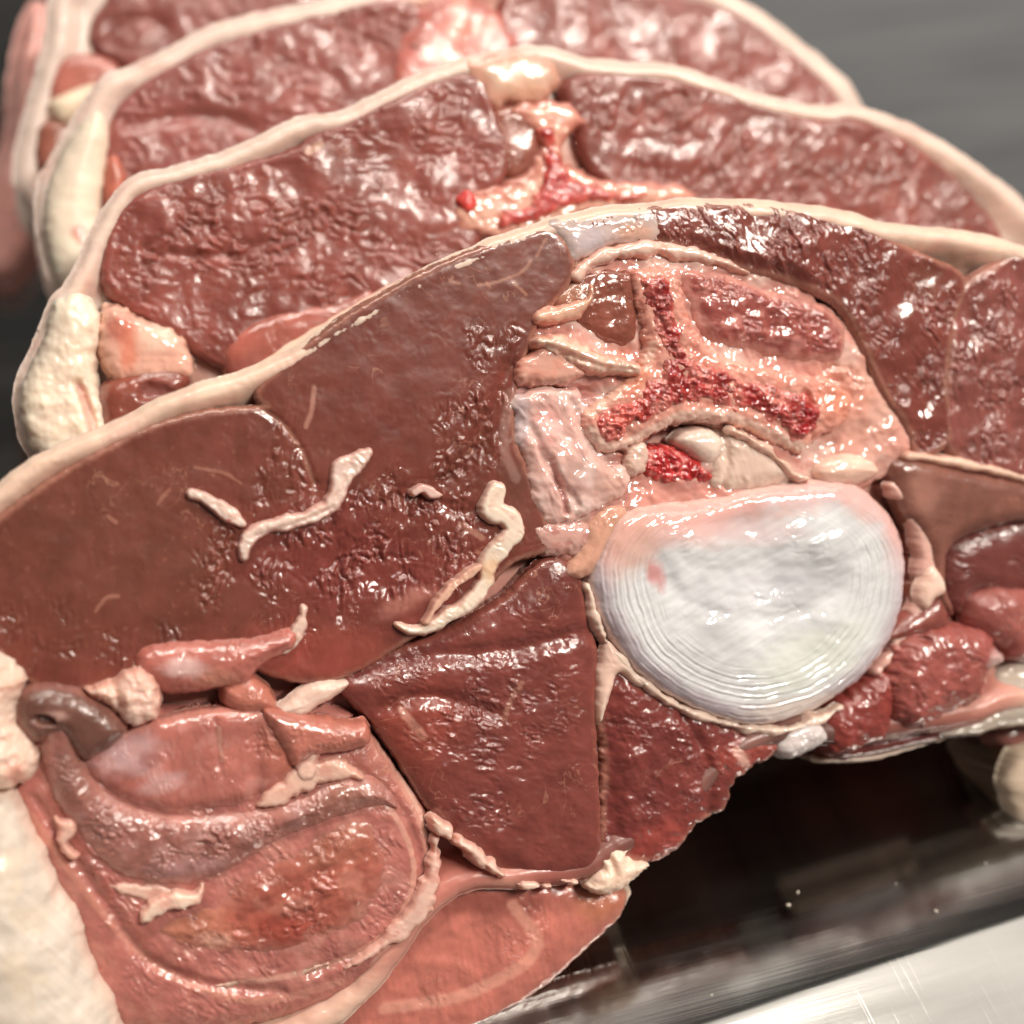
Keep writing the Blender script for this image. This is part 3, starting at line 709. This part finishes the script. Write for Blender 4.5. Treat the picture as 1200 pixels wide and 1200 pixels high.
# bone: pale shell and red marrow
piece(A, 'bone', [(742, 320), (760, 314), (790, 316), (802, 345), (812, 380), (836, 408), (880, 425), (935, 436), (975, 445), (1000, 470), (990, 500), (962, 512), (940, 530), (915, 522), (880, 505), (840, 494), (800, 494), (770, 508), (716, 532),
      (686, 508), (684, 482), (720, 456), (752, 426), (758, 400), (748, 360)], ta, M_CONN, (226, 160, 144), z=-.02, H=.13, rim=14, step=1.3, wob=(5, 11),
      paint=[('noise', (24, .0, .5), (212, 120, 104), .5), ('line', [(690, 505), (716, 526), (770, 502), (800, 488), (850, 488), (900, 508), (940, 526)], (236, 196, 180), .9, 9), ('spot', (980, 470, 26, 30), (224, 140, 112), .6),
             ('line', [(690, 485), (722, 458), (756, 426), (764, 405)], (234, 190, 172), .8, 8), ('spot', (745, 445, 24, 16, -35), (226, 140, 110), .6)],
      relief=[('noise', 24, .05), ('pit', (945, 470, 7, 15, -15), .14)], wet0=.95, crin0=.35, cr=(14, .04, 0, 1))
piece(A, 'marrow', [(752, 328), (784, 326), (792, 350), (798, 386), (818, 420), (868, 440), (928, 456), (960, 472), (962, 498), (948, 516), (930, 514), (900, 492), (850, 476), (800, 476), (768, 490), (716, 516), (696, 504), (700, 486),
      (744, 462), (776, 430), (770, 400), (758, 360)], ta, M_MARROW, (156, 54, 50), z=.03, H=.12, rim=12, step=1.2, wob=(9, 16),
      paint=[('noise', (30, -.05, .35), (222, 142, 130), .7), ('noise', (16, -.1, .4), (130, 30, 32), .55), ('edge', 9, (220, 130, 118), .6), ('noise', (11, .1, .5), (218, 130, 120), .5), ('spot', (770, 350, 22, 30), (120, 24, 28), .6), ('spot', (945, 495, 18, 24), (150, 16, 22), .7), ('spot', (730, 485, 30, 14, -30), (214, 96, 84), .5)],
      relief=[('noise', 7, .03), ('noise', 16, .05)], wet0=.85, crin0=.9, cr=(8, .03, 20, 1.6))
piece(A, 'marrow', [(748, 544), (762, 522), (798, 526), (834, 550), (832, 566), (790, 570), (758, 560)], ta, M_MARROW, (170, 44, 44), z=-.12, H=.16, rim=14, step=1.2, wob=(4, 8),
      paint=[('noise', (9, .1, .4), (220, 140, 130), .6)], relief=[('noise', 8, .05)], wet0=.9, crin0=1)
piece(A, 'bone', [(730, 546), (738, 522), (754, 516), (764, 530), (758, 552), (742, 560)], ta, M_CONN, (232, 196, 180), z=-.1, H=.2, rim=12, step=1.2, wob=(3, 8), wet0=.9, crin0=.7)
piece(A, 'spinal_cord', [(793, 516), (804, 504), (830, 500), (850, 512), (848, 534), (832, 546), (808, 534)], ta, M_DISC, (238, 212, 198), z=-.16, H=.28, rim=20, step=1.3, wet0=.9, crin0=.3, wob=(2, 12))
piece(A, 'spinal_cord', [(838, 512), (872, 504), (902, 520), (930, 544), (946, 562), (905, 574), (850, 580), (830, 566)], ta, M_DISC, (230, 200, 184), z=-.16, H=.24, rim=26, step=1.3, wet0=1, crin0=.6, wob=(3, 14), cr=(14, .03, 70, 2),
      relief=[('groove', [(848, 510), (852, 545), (846, 575)], 4, .05)], paint=[('edge', 8, (236, 206, 186), .6)])
piece(A, 'sinew', [(862, 506, 4), (880, 514, 6), (910, 536, 6), (930, 556, 5), (948, 562, 3)], ta, M_CONN, (228, 190, 172), z=.04, H=.1, rim=7, stroke=True, step=1.3, wob=(7, 24), wet0=.9)
piece(A, 'orange_gristle', [(664, 672), (680, 640), (692, 610), (716, 592), (738, 600), (724, 640), (706, 668), (682, 680)], ta, M_CONN, (218, 164, 142), z=-.05, H=.16, rim=22, step=1.3, wet0=1, crin0=.7, cr=(11, .025, 110, 1.6))
piece(A, 'cartilage_knob', [(955, 552), (972, 536), (1000, 530), (1026, 540), (1034, 556), (1010, 568), (970, 568)], ta, M_CONN, (236, 196, 178), z=-.06, H=.22, rim=24, step=1.3, wet0=.7, crin0=.5)


def disc_rad(X, Y):
    a = np.hypot((X - 880) / 186, (Y - 672) / np.where(Y > 672, 180, 118))
    return a + .018 * fbm(X / 45, Y / 45, 3, 2) + .006 * fbm(X / 14, Y / 14, 5, 2)


def disc_band(X, Y):
    r_ = disc_rad(X, Y)
    low = smooth(585, 690, Y + .1 * (X - 880) * np.sign(X - 880))
    return smooth(.56, .72, r_ + .12 * fbm(X / 60, Y / 60, 8, 2)) * low


def disc_rings(X, Y, d):
    r_ = disc_rad(X, Y) * 180
    brk = .25 + .75 * smooth(-.35, .25, fbm(X / 50, Y / 26, 16, 3))
    return brk * disc_band(X, Y) * smooth(3, 12, d) * (.007 * np.sin((r_ + 3 * fbm(X / 70, Y / 70, 18, 2)) / 7.0 * 2 * math.pi) + .006 * np.sin(r_ / 4.3 * 2 * math.pi + 1.5 * fbm(X / 30, Y / 30, 6, 2)))


def disc_bowl(X, Y, d):                       # the soft core: two shallow hollows and a raised lip
    g1 = np.exp(-(((X - 880) / 110) ** 2 + ((Y - 668) / 52) ** 2))
    g2 = np.exp(-(((X - 800) / 46) ** 2 + ((Y - 640) / 38) ** 2))
    g3 = np.exp(-(((X - 960) / 60) ** 2 + ((Y - 640) / 36) ** 2))
    g4 = np.exp(-(((X - 870) / 60) ** 2 + ((Y - 612) / 18) ** 2))
    return -.07 * g1 + .1 * g2 + .13 * g3 - .05 * g4 + .014 * fbm(X / 30, Y / 18, 17, 2) * smooth(30, 70, d)


piece(A, 'spine_disc', [(694, 670), (712, 622), (745, 596), (800, 588), (850, 582), (885, 572), (930, 566), (975, 561), (1008, 568), (1036, 590), (1058, 622), (1066, 670), (1062, 712), (1046, 754), (1020, 790), (985, 818), (940, 842),
      (890, 852), (840, 842), (790, 818), (748, 788), (718, 748), (700, 708)], ta, M_DISC, (222, 222, 224), z=-.06, H=.26, rim=26, step=1.2, wob=(2, 18),
      paint=[('fn', lambda X, Y, d: 1 - smooth(8, 34, d + 8 * fbm(X / 30, Y / 30, 4, 2)), (206, 186, 196), .75), ('fn', lambda X, Y, d: smooth(.1, .9, np.sin(disc_rad(X, Y) * 180 / 8.2 * 2 * math.pi + 3.6)) * disc_band(X, Y), (190, 186, 184), .3),
             ('fn', lambda X, Y, d: (1 - smooth(10, 46, d + 16 * fbm(X / 30, Y / 30, 14, 3))) * smooth(690, 610, Y), (232, 176, 166), .8), ('spot', (800, 612, 110, 34, -4), (228, 176, 168), .7), ('spot', (735, 640, 40, 46, 20), (226, 176, 160), .7), ('spot', (765, 672, 12, 22, -20), (205, 80, 72), .6), ('spot', (880, 625, 70, 16), (222, 190, 190), .5),
             ('spot', (895, 690, 110, 30, -8), (222, 220, 226), .5), ('spot', (950, 770, 90, 40, -25), (224, 228, 214), .5), ('edge', 7, (232, 200, 188), .6), ('spot', (930, 830, 90, 16, -10), (232, 212, 200), .7)],
      relief=[('groove', [(768, 650), (800, 700), (870, 722), (960, 706), (1008, 650)], 9, .02), ('groove', [(780, 640), (830, 668), (880, 664), (920, 640), (990, 612)], 8, .012), ('fn', disc_rings), ('fn', disc_bowl), ('noise', 50, .02)], wet0=.95, wet=[(880, 790, 200, 60, .8)], crin0=.12, crin=[(960, 640, 50, 34, 0, .8), (810, 640, 36, 36, 0, .7), (900, 705, 110, 22, -8, .6)], cr=(16, .02, 150, 1.8))
for pts, c, zz in (([(690, 690, 4), (706, 742, 6), (742, 788, 6), (790, 826, 6), (850, 848, 7), (910, 856, 8), (960, 846, 7), (985, 830, 4)], (236, 206, 190), -.05),
                   ([(1046, 570, 6), (1072, 606, 9), (1086, 650, 11), (1086, 692, 12), (1062, 742, 8), (1030, 788, 5)], (224, 176, 164), -.1)):
    piece(A, 'disc_fringe', pts, ta, M_CONN, c, z=zz, H=.13, rim=10, stroke=True, step=1.3, wob=(7, 26), wet0=.7, crin0=.15)
piece(A, 'fat_wedge', [(700, 800), (708, 764), (716, 752), (738, 776), (758, 802), (746, 804), (726, 790), (716, 820), (704, 850)], ta, M_FAT, (232, 196, 180), z=-.04, H=.12, rim=12, step=1.3, wet0=.7, crin0=.5)
piece(A, 'fat_wedge', [(1078, 700), (1086, 672), (1098, 664), (1112, 690), (1100, 702), (1086, 716)], ta, M_FAT, (238, 200, 184), z=.0, H=.14, rim=12, step=1.3, wet0=.7, crin0=.5)
piece(A, 'cartilage_knob', [(914, 882), (922, 862), (944, 846), (966, 848), (974, 868), (950, 884), (928, 892)], ta, M_DISC, (218, 206, 204), z=-.1, H=.24, rim=20, step=1.3, wet0=.6, crin0=.8, relief=[('noise', 9, .02)])

# ================================================================== SECOND CHOP
B, tb = chop(3.3, 'second lamb chop from the front, pale knuckle of fat at its top')
piece(B, 'fat_layer', [(600, 58), (560, 66), (500, 84), (440, 114), (400, 132), (350, 140), (300, 164), (250, 184), (200, 198), (152, 212), (128, 240), (108, 276), (92, 312), (78, 336), (62, 352), (52, 378), (38, 412), (24, 442), (20, 474), (26, 512), (40, 545),
      (60, 640), (200, 700), (500, 640), (800, 560), (1100, 560), (1300, 480), (1330, 380), (1270, 300), (1200, 236), (1160, 204), (1110, 170), (1060, 144), (1000, 124), (960, 126), (880, 108), (800, 80), (750, 75), (690, 70), (640, 56)], tb, M_FAT, (232, 208, 194),
      z=-.07, H=.10, rim=12, step=3.5, wob=(2.5, 22), deep=2.5, cap=True, drop=.5, rows=6, flare=-.2, top=lambda X, Y, d: -.25 * smooth(10, 40, d), paint=[('edge', 18, (236, 204, 190), .4), ('noise', (60, 0, .5), (226, 180, 168), .5), ('spot', (650, 200, 170, 80), (222, 160, 142), .8), ('spot', (200, 420, 120, 60), (190, 110, 96), .6)])
piece(B, 'loin_muscle', [(126, 330), (128, 290), (146, 250), (172, 228), (222, 210), (300, 192), (345, 178), (372, 160), (420, 140), (475, 112), (540, 90), (566, 98), (576, 130), (592, 170), (588, 208), (560, 222), (545, 248), (560, 280), (520, 340), (430, 400), (330, 440), (258, 424),
      (222, 400), (180, 372), (144, 352)], tb, M_MEAT, (172, 94, 84), z=-.02, H=.05, rim=9, grow=4, step=2.2, wet0=.38, crin0=.6, crin=[(230, 290, 110, 70, 0, 1.5), (360, 285, 90, 70, 0, 1.5), (420, 190, 60, 40, 0, .2), (300, 370, 70, 40, 0, .2)], cr=(15, .042, 0, 1.4),
      relief=[('noise', 75, .06), ('groove', [(170, 290), (240, 300), (330, 280)], 7, .05)], paint=[('spot', (420, 190, 60, 40), (150, 76, 62), .6), ('spot', (310, 370, 80, 50), (150, 70, 58), .6), ('line', [(375, 170), (360, 178)], (230, 190, 165), .6, 6)])
piece(B, 'loin_muscle', [(664, 104), (692, 88), (760, 92), (830, 106), (900, 130), (960, 142), (1000, 140), (1050, 162), (1100, 196), (1140, 236), (1170, 276), (1180, 330), (1000, 360), (820, 320), (772, 236), (724, 216), (692, 184), (680, 140)], tb, M_MEAT, (170, 96, 86), z=-.02, H=.05, rim=9, grow=4,
      step=2.4, wet0=.38, crin0=.9, cr=(14, .05, 110, 2.2), relief=[('noise', 75, .06)], paint=[('spot', (1130, 240, 40, 40), (150, 80, 68), .5)])
piece(B, 'fat_lump', [(548, 74), (580, 62), (620, 58), (652, 70), (658, 96), (640, 116), (600, 118), (578, 124), (562, 104)], tb, M_CONN, (232, 198, 176), z=-.03, H=.1, rim=30, step=2.4, wob=(8, 22), wet0=.35, paint=[('edge', 24, (214, 150, 130), .7), ('spot', (612, 100, 30, 20), (226, 176, 146), .6)])
piece(B, 'spine_muscle', [(580, 130), (620, 124), (634, 150), (632, 190), (600, 206), (578, 180)], tb, M_MEAT, (178, 108, 92), z=-.08, H=.12, rim=20, step=2.4, crin0=.8, wet0=.8)
piece(B, 'bone', [(594, 130), (620, 118), (668, 122), (690, 144), (672, 150), (660, 170), (676, 196), (720, 212), (800, 216), (810, 240), (700, 250), (600, 280), (540, 270), (535, 235), (560, 222), (600, 215), (625, 196), (630, 160), (612, 140)], tb, M_CONN, (230, 178, 158), z=-.02, H=.1, rim=14, step=2.2,
      wet0=.7, crin0=.5, cr=(14, .04, 0, 1), wob=(8, 22), paint=[('edge', 12, (190, 112, 100), .75), ('noise', (26, 0, .45), (206, 130, 116), .6)])
piece(B, 'marrow', [(630, 150), (648, 150), (656, 180), (672, 206), (720, 222), (760, 226), (740, 236), (680, 240), (620, 262), (585, 266), (590, 248), (622, 236), (634, 205), (638, 178)], tb, M_MARROW, (160, 44, 42), z=.03, H=.1, rim=10, step=2, wob=(7, 14), paint=[('edge', 8, (206, 120, 106), .7), ('noise', (14, .1, .4), (220, 130, 120), .5)], wet0=.8, crin0=.8)
piece(B, 'marrow', [(536, 236), (548, 222), (560, 236), (550, 250)], tb, M_MARROW, (196, 70, 66), z=.06, H=.08, rim=8, step=2)
piece(B, 'flank_muscle', [(260, 420), (280, 385), (330, 365), (400, 352), (440, 340), (440, 420), (300, 460)], tb, M_MEAT, (196, 112, 98), z=-.05, H=.16, rim=24, step=2.2, wet0=.8, crin0=.4)
piece(B, 'flank_roll', [(118, 372), (132, 355), (170, 372), (205, 385), (224, 410), (228, 440), (200, 450), (140, 450), (116, 410)], tb, M_CONN, (226, 176, 158), z=-.02, H=.25, rim=24, step=2, wet0=1, crin0=.6, wob=(5, 14), paint=[('spot', (140, 385, 20, 20), (190, 100, 84), .7), ('spot', (185, 395, 26, 18), (244, 220, 200), .7), ('spot', (150, 410, 12, 30), (222, 120, 90), .6)])
piece(B, 'flank_roll', [(122, 452), (150, 436), (190, 428), (222, 438), (220, 460), (190, 490), (130, 510), (118, 480)], tb, M_MEAT, (168, 92, 76), z=.02, H=.25, rim=24, step=2, wet0=.7, crin0=.3, relief=[('pit', (180, 460, 24, 12), .1)], paint=[('spot', (182, 458, 26, 14), (186, 120, 116), .7)])
piece(B, 'flank_fat', [(64, 352), (88, 342), (108, 352), (118, 380), (112, 420), (118, 470), (130, 505), (120, 560), (60, 560), (30, 510), (22, 470), (28, 440), (44, 408), (56, 378)], tb, M_FAT, (242, 224, 204), z=-.02, H=.32, rim=30, step=2.2, wob=(5, 20), relief=[('groove', [(92, 450), (108, 490), (112, 520)], 5, .14), ('noise', 24, .05)],
      paint=[('line', [(94, 455), (104, 490), (110, 520)], (214, 150, 138), .6, 8)], crin0=.15, cr=(16, .04, 80, 2))

# ================================================================== THIRD CHOP
Cc, tc_ = chop(6.5, 'third lamb chop from the front, its white flank bulging at left')
piece(Cc, 'fat_layer', [(500, -14), (440, -12), (370, 4), (300, 18), (245, 34), (200, 58), (160, 78), (124, 92), (100, 122), (82, 152), (62, 186), (48, 214), (46, 260), (56, 305), (74, 345), (120, 420), (300, 420), (600, 330), (1000, 330), (1040, 220), (1004, 116), (980, 84), (930, 44), (880, 8), (800, -30), (650, -50), (560, -40)],
      tc_, M_FAT, (232, 210, 198), z=-.07, H=.10, rim=12, step=4, wob=(2.5, 24), deep=2.5, cap=True, drop=.5, rows=6, flare=-.2, top=lambda X, Y, d: -.22 * smooth(12, 46, d), paint=[('edge', 18, (236, 204, 190), .4), ('noise', (60, 0, .5), (226, 180, 168), .5), ('spot', (560, 40, 140, 90), (220, 158, 140), .8)])
piece(Cc, 'loin_muscle', [(126, 205), (130, 162), (148, 122), (182, 92), (232, 64), (300, 40), (372, 18), (430, 4), (480, 0), (500, 40), (500, 120), (470, 200), (330, 260), (160, 290), (130, 250)], tc_, M_MEAT, (176, 100, 92), z=-.02, H=.05, rim=9, grow=4, step=3, wet0=.38, crin0=1.0, crin=[(240, 70, 30, 12, -20, .2), (190, 150, 60, 20, -5, .3)],
      cr=(17, .05, 0, 1.3), relief=[('noise', 75, .06), ('groove', [(150, 145), (240, 135), (300, 150)], 9, .08)])
piece(Cc, 'loin_muscle', [(590, 10), (640, -10), (700, -12), (760, 0), (830, 8), (880, 28), (930, 66), (972, 104), (990, 150), (900, 180), (700, 160), (600, 110)], tc_, M_MEAT, (172, 94, 84), z=-.02, H=.05, rim=9, grow=4, step=3, wet0=.38, crin0=.8, cr=(16, .05, 80, 2.2), relief=[('noise', 75, .06)])
piece(Cc, 'bone', [(486, 20), (510, -4), (560, 0), (600, 30), (610, 90), (560, 140), (480, 140), (460, 80)], tc_, M_CONN, (206, 132, 120), z=-.02, H=.09, rim=20, step=3, wet0=.2, crin0=.9, paint=[('edge', 40, (176, 100, 90), .8), ('line', [(540, 0), (528, 60), (500, 110)], (228, 176, 160), .7, 14), ('spot', (560, 30, 28, 16), (214, 110, 78), .7), ('noise', (20, 0, .4), (200, 100, 90), .5)], wob=(6, 20))
piece(Cc, 'flank_fat', [(64, 190), (96, 140), (118, 128), (128, 160), (122, 210), (118, 250), (124, 300), (100, 360), (76, 345), (58, 300), (50, 250)], tc_, M_FAT, (244, 226, 206), z=-.02, H=.3, rim=34, step=3, paint=[('spot', (94, 276, 12, 14), (205, 110, 98), .7)])
piece(Cc, 'flank_muscle', [(122, 195), (136, 180), (150, 210), (140, 240), (124, 240)], tc_, M_MEAT, (206, 120, 100), z=.0, H=.16, rim=14, step=3)

# ================================================================== FOURTH CHOP
D, td = chop(9.8, 'fourth lamb chop, only its left end showing behind the third')
piece(D, 'fat_layer', [(66, -10), (58, 46), (44, 98), (30, 150), (22, 200), (34, 240), (120, 300), (400, 260), (700, 180), (760, 60), (700, -60), (500, -130), (300, -120), (180, -80), (100, -50)], td, M_FAT, (230, 208, 196), z=-.07, H=.1, rim=12, step=5, wob=(2.5, 26),
      deep=2.4, cap=True, drop=.5, rows=6, flare=-.2, top=lambda X, Y, d: -.2 * smooth(12, 40, d))
piece(D, 'loin_muscle', [(114, 30), (128, 6), (160, -30), (260, -70), (420, -70), (480, 0), (420, 60), (240, 120), (150, 72), (118, 54)], td, M_MEAT, (170, 98, 90), z=-.02, H=.05, rim=9, grow=4, step=4, wet0=.38, crin0=.9, cr=(17, .05, 0, 1.3), relief=[('noise', 40, .04), ('groove', [(130, 50), (160, 20), (190, 30)], 9, .07)])
piece(D, 'flank_roll', [(56, 108), (66, 76), (90, 62), (125, 66), (142, 84), (120, 110), (80, 130), (60, 130)], td, M_MEAT, (200, 122, 108), z=-.06, H=.14, rim=22, step=4, wet0=.6)
piece(D, 'fat_lump', [(58, 120), (80, 106), (110, 96), (124, 106), (100, 130), (72, 142)], td, M_FAT, (242, 222, 196), z=.08, H=.18, rim=22, step=4)
piece(D, 'flank_roll', [(44, 150), (62, 138), (84, 148), (80, 176), (56, 200), (42, 190)], td, M_MEAT, (176, 108, 90), z=-.04, H=.2, rim=18, step=4)

# ================================================================== loose scraps of fat on the front chop
SG = 'loose white scraps of fat on the front chop'


def scrap(label, pts, c=FATC, z=.03, H=.09, **k):
    o = piece(A, 'fat_scrap', pts, None, M_FAT, c, z=z, H=H, rim=max(p[2] for p in pts) * .45, stroke=True, step=1.2, wob=(5, 26), deep=.08, wet0=.8, crin0=.4, cr=(12, .03, 40, 2), **dict(k, paint=list(k.get('paint', [])) + [('edge', 5, (204, 146, 134), .6), ('noise', (18, .1, .5), (216, 168, 152), .6)]))
    tag(o, label, 'fat scrap', SG)
    return o


scrap('long wavy white fat scrap with a broad upright end on the smooth loin', [(286, 652, 6), (288, 640, 8), (300, 624, 9), (330, 614, 9), (362, 606, 9), (386, 594, 10), (398, 572, 12), (404, 552, 14), (424, 536, 11), (432, 530, 6)], (236, 206, 194),
      relief=[('groove', [(300, 628), (350, 612), (390, 595)], 3, .03)], paint=[('edge', 5, (205, 150, 140), .4)])
scrap('short finger shaped white fat scrap left of the long wavy one', [(226, 579, 6), (240, 584, 9), (256, 594, 9), (272, 606, 9), (284, 614, 4)], (238, 210, 198), paint=[('spot', (268, 610, 4, 3), (190, 60, 55), .8)])
scrap('large cream fat scrap folded in a loop beside the spine bone', [(582, 576, 13), (580, 596, 15), (596, 606, 14), (604, 622, 13), (588, 640, 13), (574, 660, 12), (568, 684, 11), (552, 706, 10), (528, 722, 9), (500, 736, 9), (482, 740, 6), (466, 732, 3)], (236, 214, 196), H=.11,
      paint=[('spot', (576, 668, 16, 20), (226, 176, 130), .6)])
scrap('thin pinkish fat strand doubling the lower half of the cream loop', [(562, 664, 5), (540, 680, 6), (522, 696, 6), (508, 714, 6), (500, 728, 5)], (226, 180, 158), z=.0, H=.18)
scrap('stubby white fat scrap near the pink flank muscle', [(356, 714, 5), (354, 728, 9), (346, 742, 9), (336, 756, 9), (326, 764, 6)], (234, 200, 186), z=.0)
scrap('tiny grey white flake of fat between the two long scraps', [(486, 577, 4), (496, 572, 6), (508, 578, 6), (518, 580, 3)], (214, 180, 172), z=.0, H=.14)

# ------------------------------------------------------------------ another cut far behind at the left
E2 = Face(15.0)
far = piece(E2, 'meat_cut', [(-20, 240), (8, 160), (14, 90), (26, 30), (44, 0), (60, 40), (50, 120), (60, 240), (20, 330), (-20, 320)], None, M_MEAT, (245, 180, 170), z=0, H=.5, rim=30, step=5, deep=3, rows=3, cap=True, drop=.5, wet0=1, crin0=.3)
tag(far, 'blurred pink piece of meat behind the chops at far left', 'meat')

# ------------------------------------------------------------------ crumbs on the steel
def on_steel(x, y):
    ray = fwd * F + rgt * (x - 600) + upv * (600 - y)
    return EYE + ray * (-EYE[2] / ray[2])


def crumb_mesh():
    rs = np.random.RandomState(3)
    n, mrows = 10, 6
    v = []
    for j in range(mrows):
        th = math.pi * (j + .15) / (mrows - .7)
        for i in range(n):
            ph = 2 * math.pi * i / n
            r = .035 * (1 + .3 * (rs.rand() - .5))
            v.append((r * math.sin(th) * math.cos(ph) * 1.3, r * math.sin(th) * math.sin(ph), r * .6 * math.cos(th) + .018))
    f = [(j * n + i, (j + 1) * n + i, (j + 1) * n + (i + 1) % n, j * n + (i + 1) % n) for j in range(mrows - 1) for i in range(n)]
    return np.array(v), f


cv, cf = crumb_mesh()
crumb0 = None
for i, (x, y, s, lab) in enumerate(((924, 1061, 1.0, 'larger of two round white crumbs on the dark steel'), (935, 1046, .8, 'smaller round crumb just above its twin on the dark steel'),
                          (1097, 1068, .9, 'oval fat crumb on the steel nearest the bright strip'), (834, 1166, .6, 'tiny crumb on dark steel at the bottom edge'),
                          (1155, 1012, .6, 'faint crumb on dark steel below the hanging right flap'), (1050, 1036, .5, 'faint speck of fat in the middle of the dark steel'))):
    p = on_steel(x, y)
    if crumb0 is None:
        o = mesh_object('fat_crumb', cv, cf, M_FAT, None, np.tile(lin((225, 205, 185)), (len(cv), 1)), np.tile([.6, .5], (len(cv), 1)))
        crumb0 = o
    else:
        o = crumb0.copy()
        col.objects.link(o)
    o.location = Vector(p) * CM
    o.rotation_euler = (0, 0, i * 1.3)
    o.scale = (s * .7, s * .7, s * .7)
    tag(o, lab, 'crumb', 'crumbs of fat on the steel')
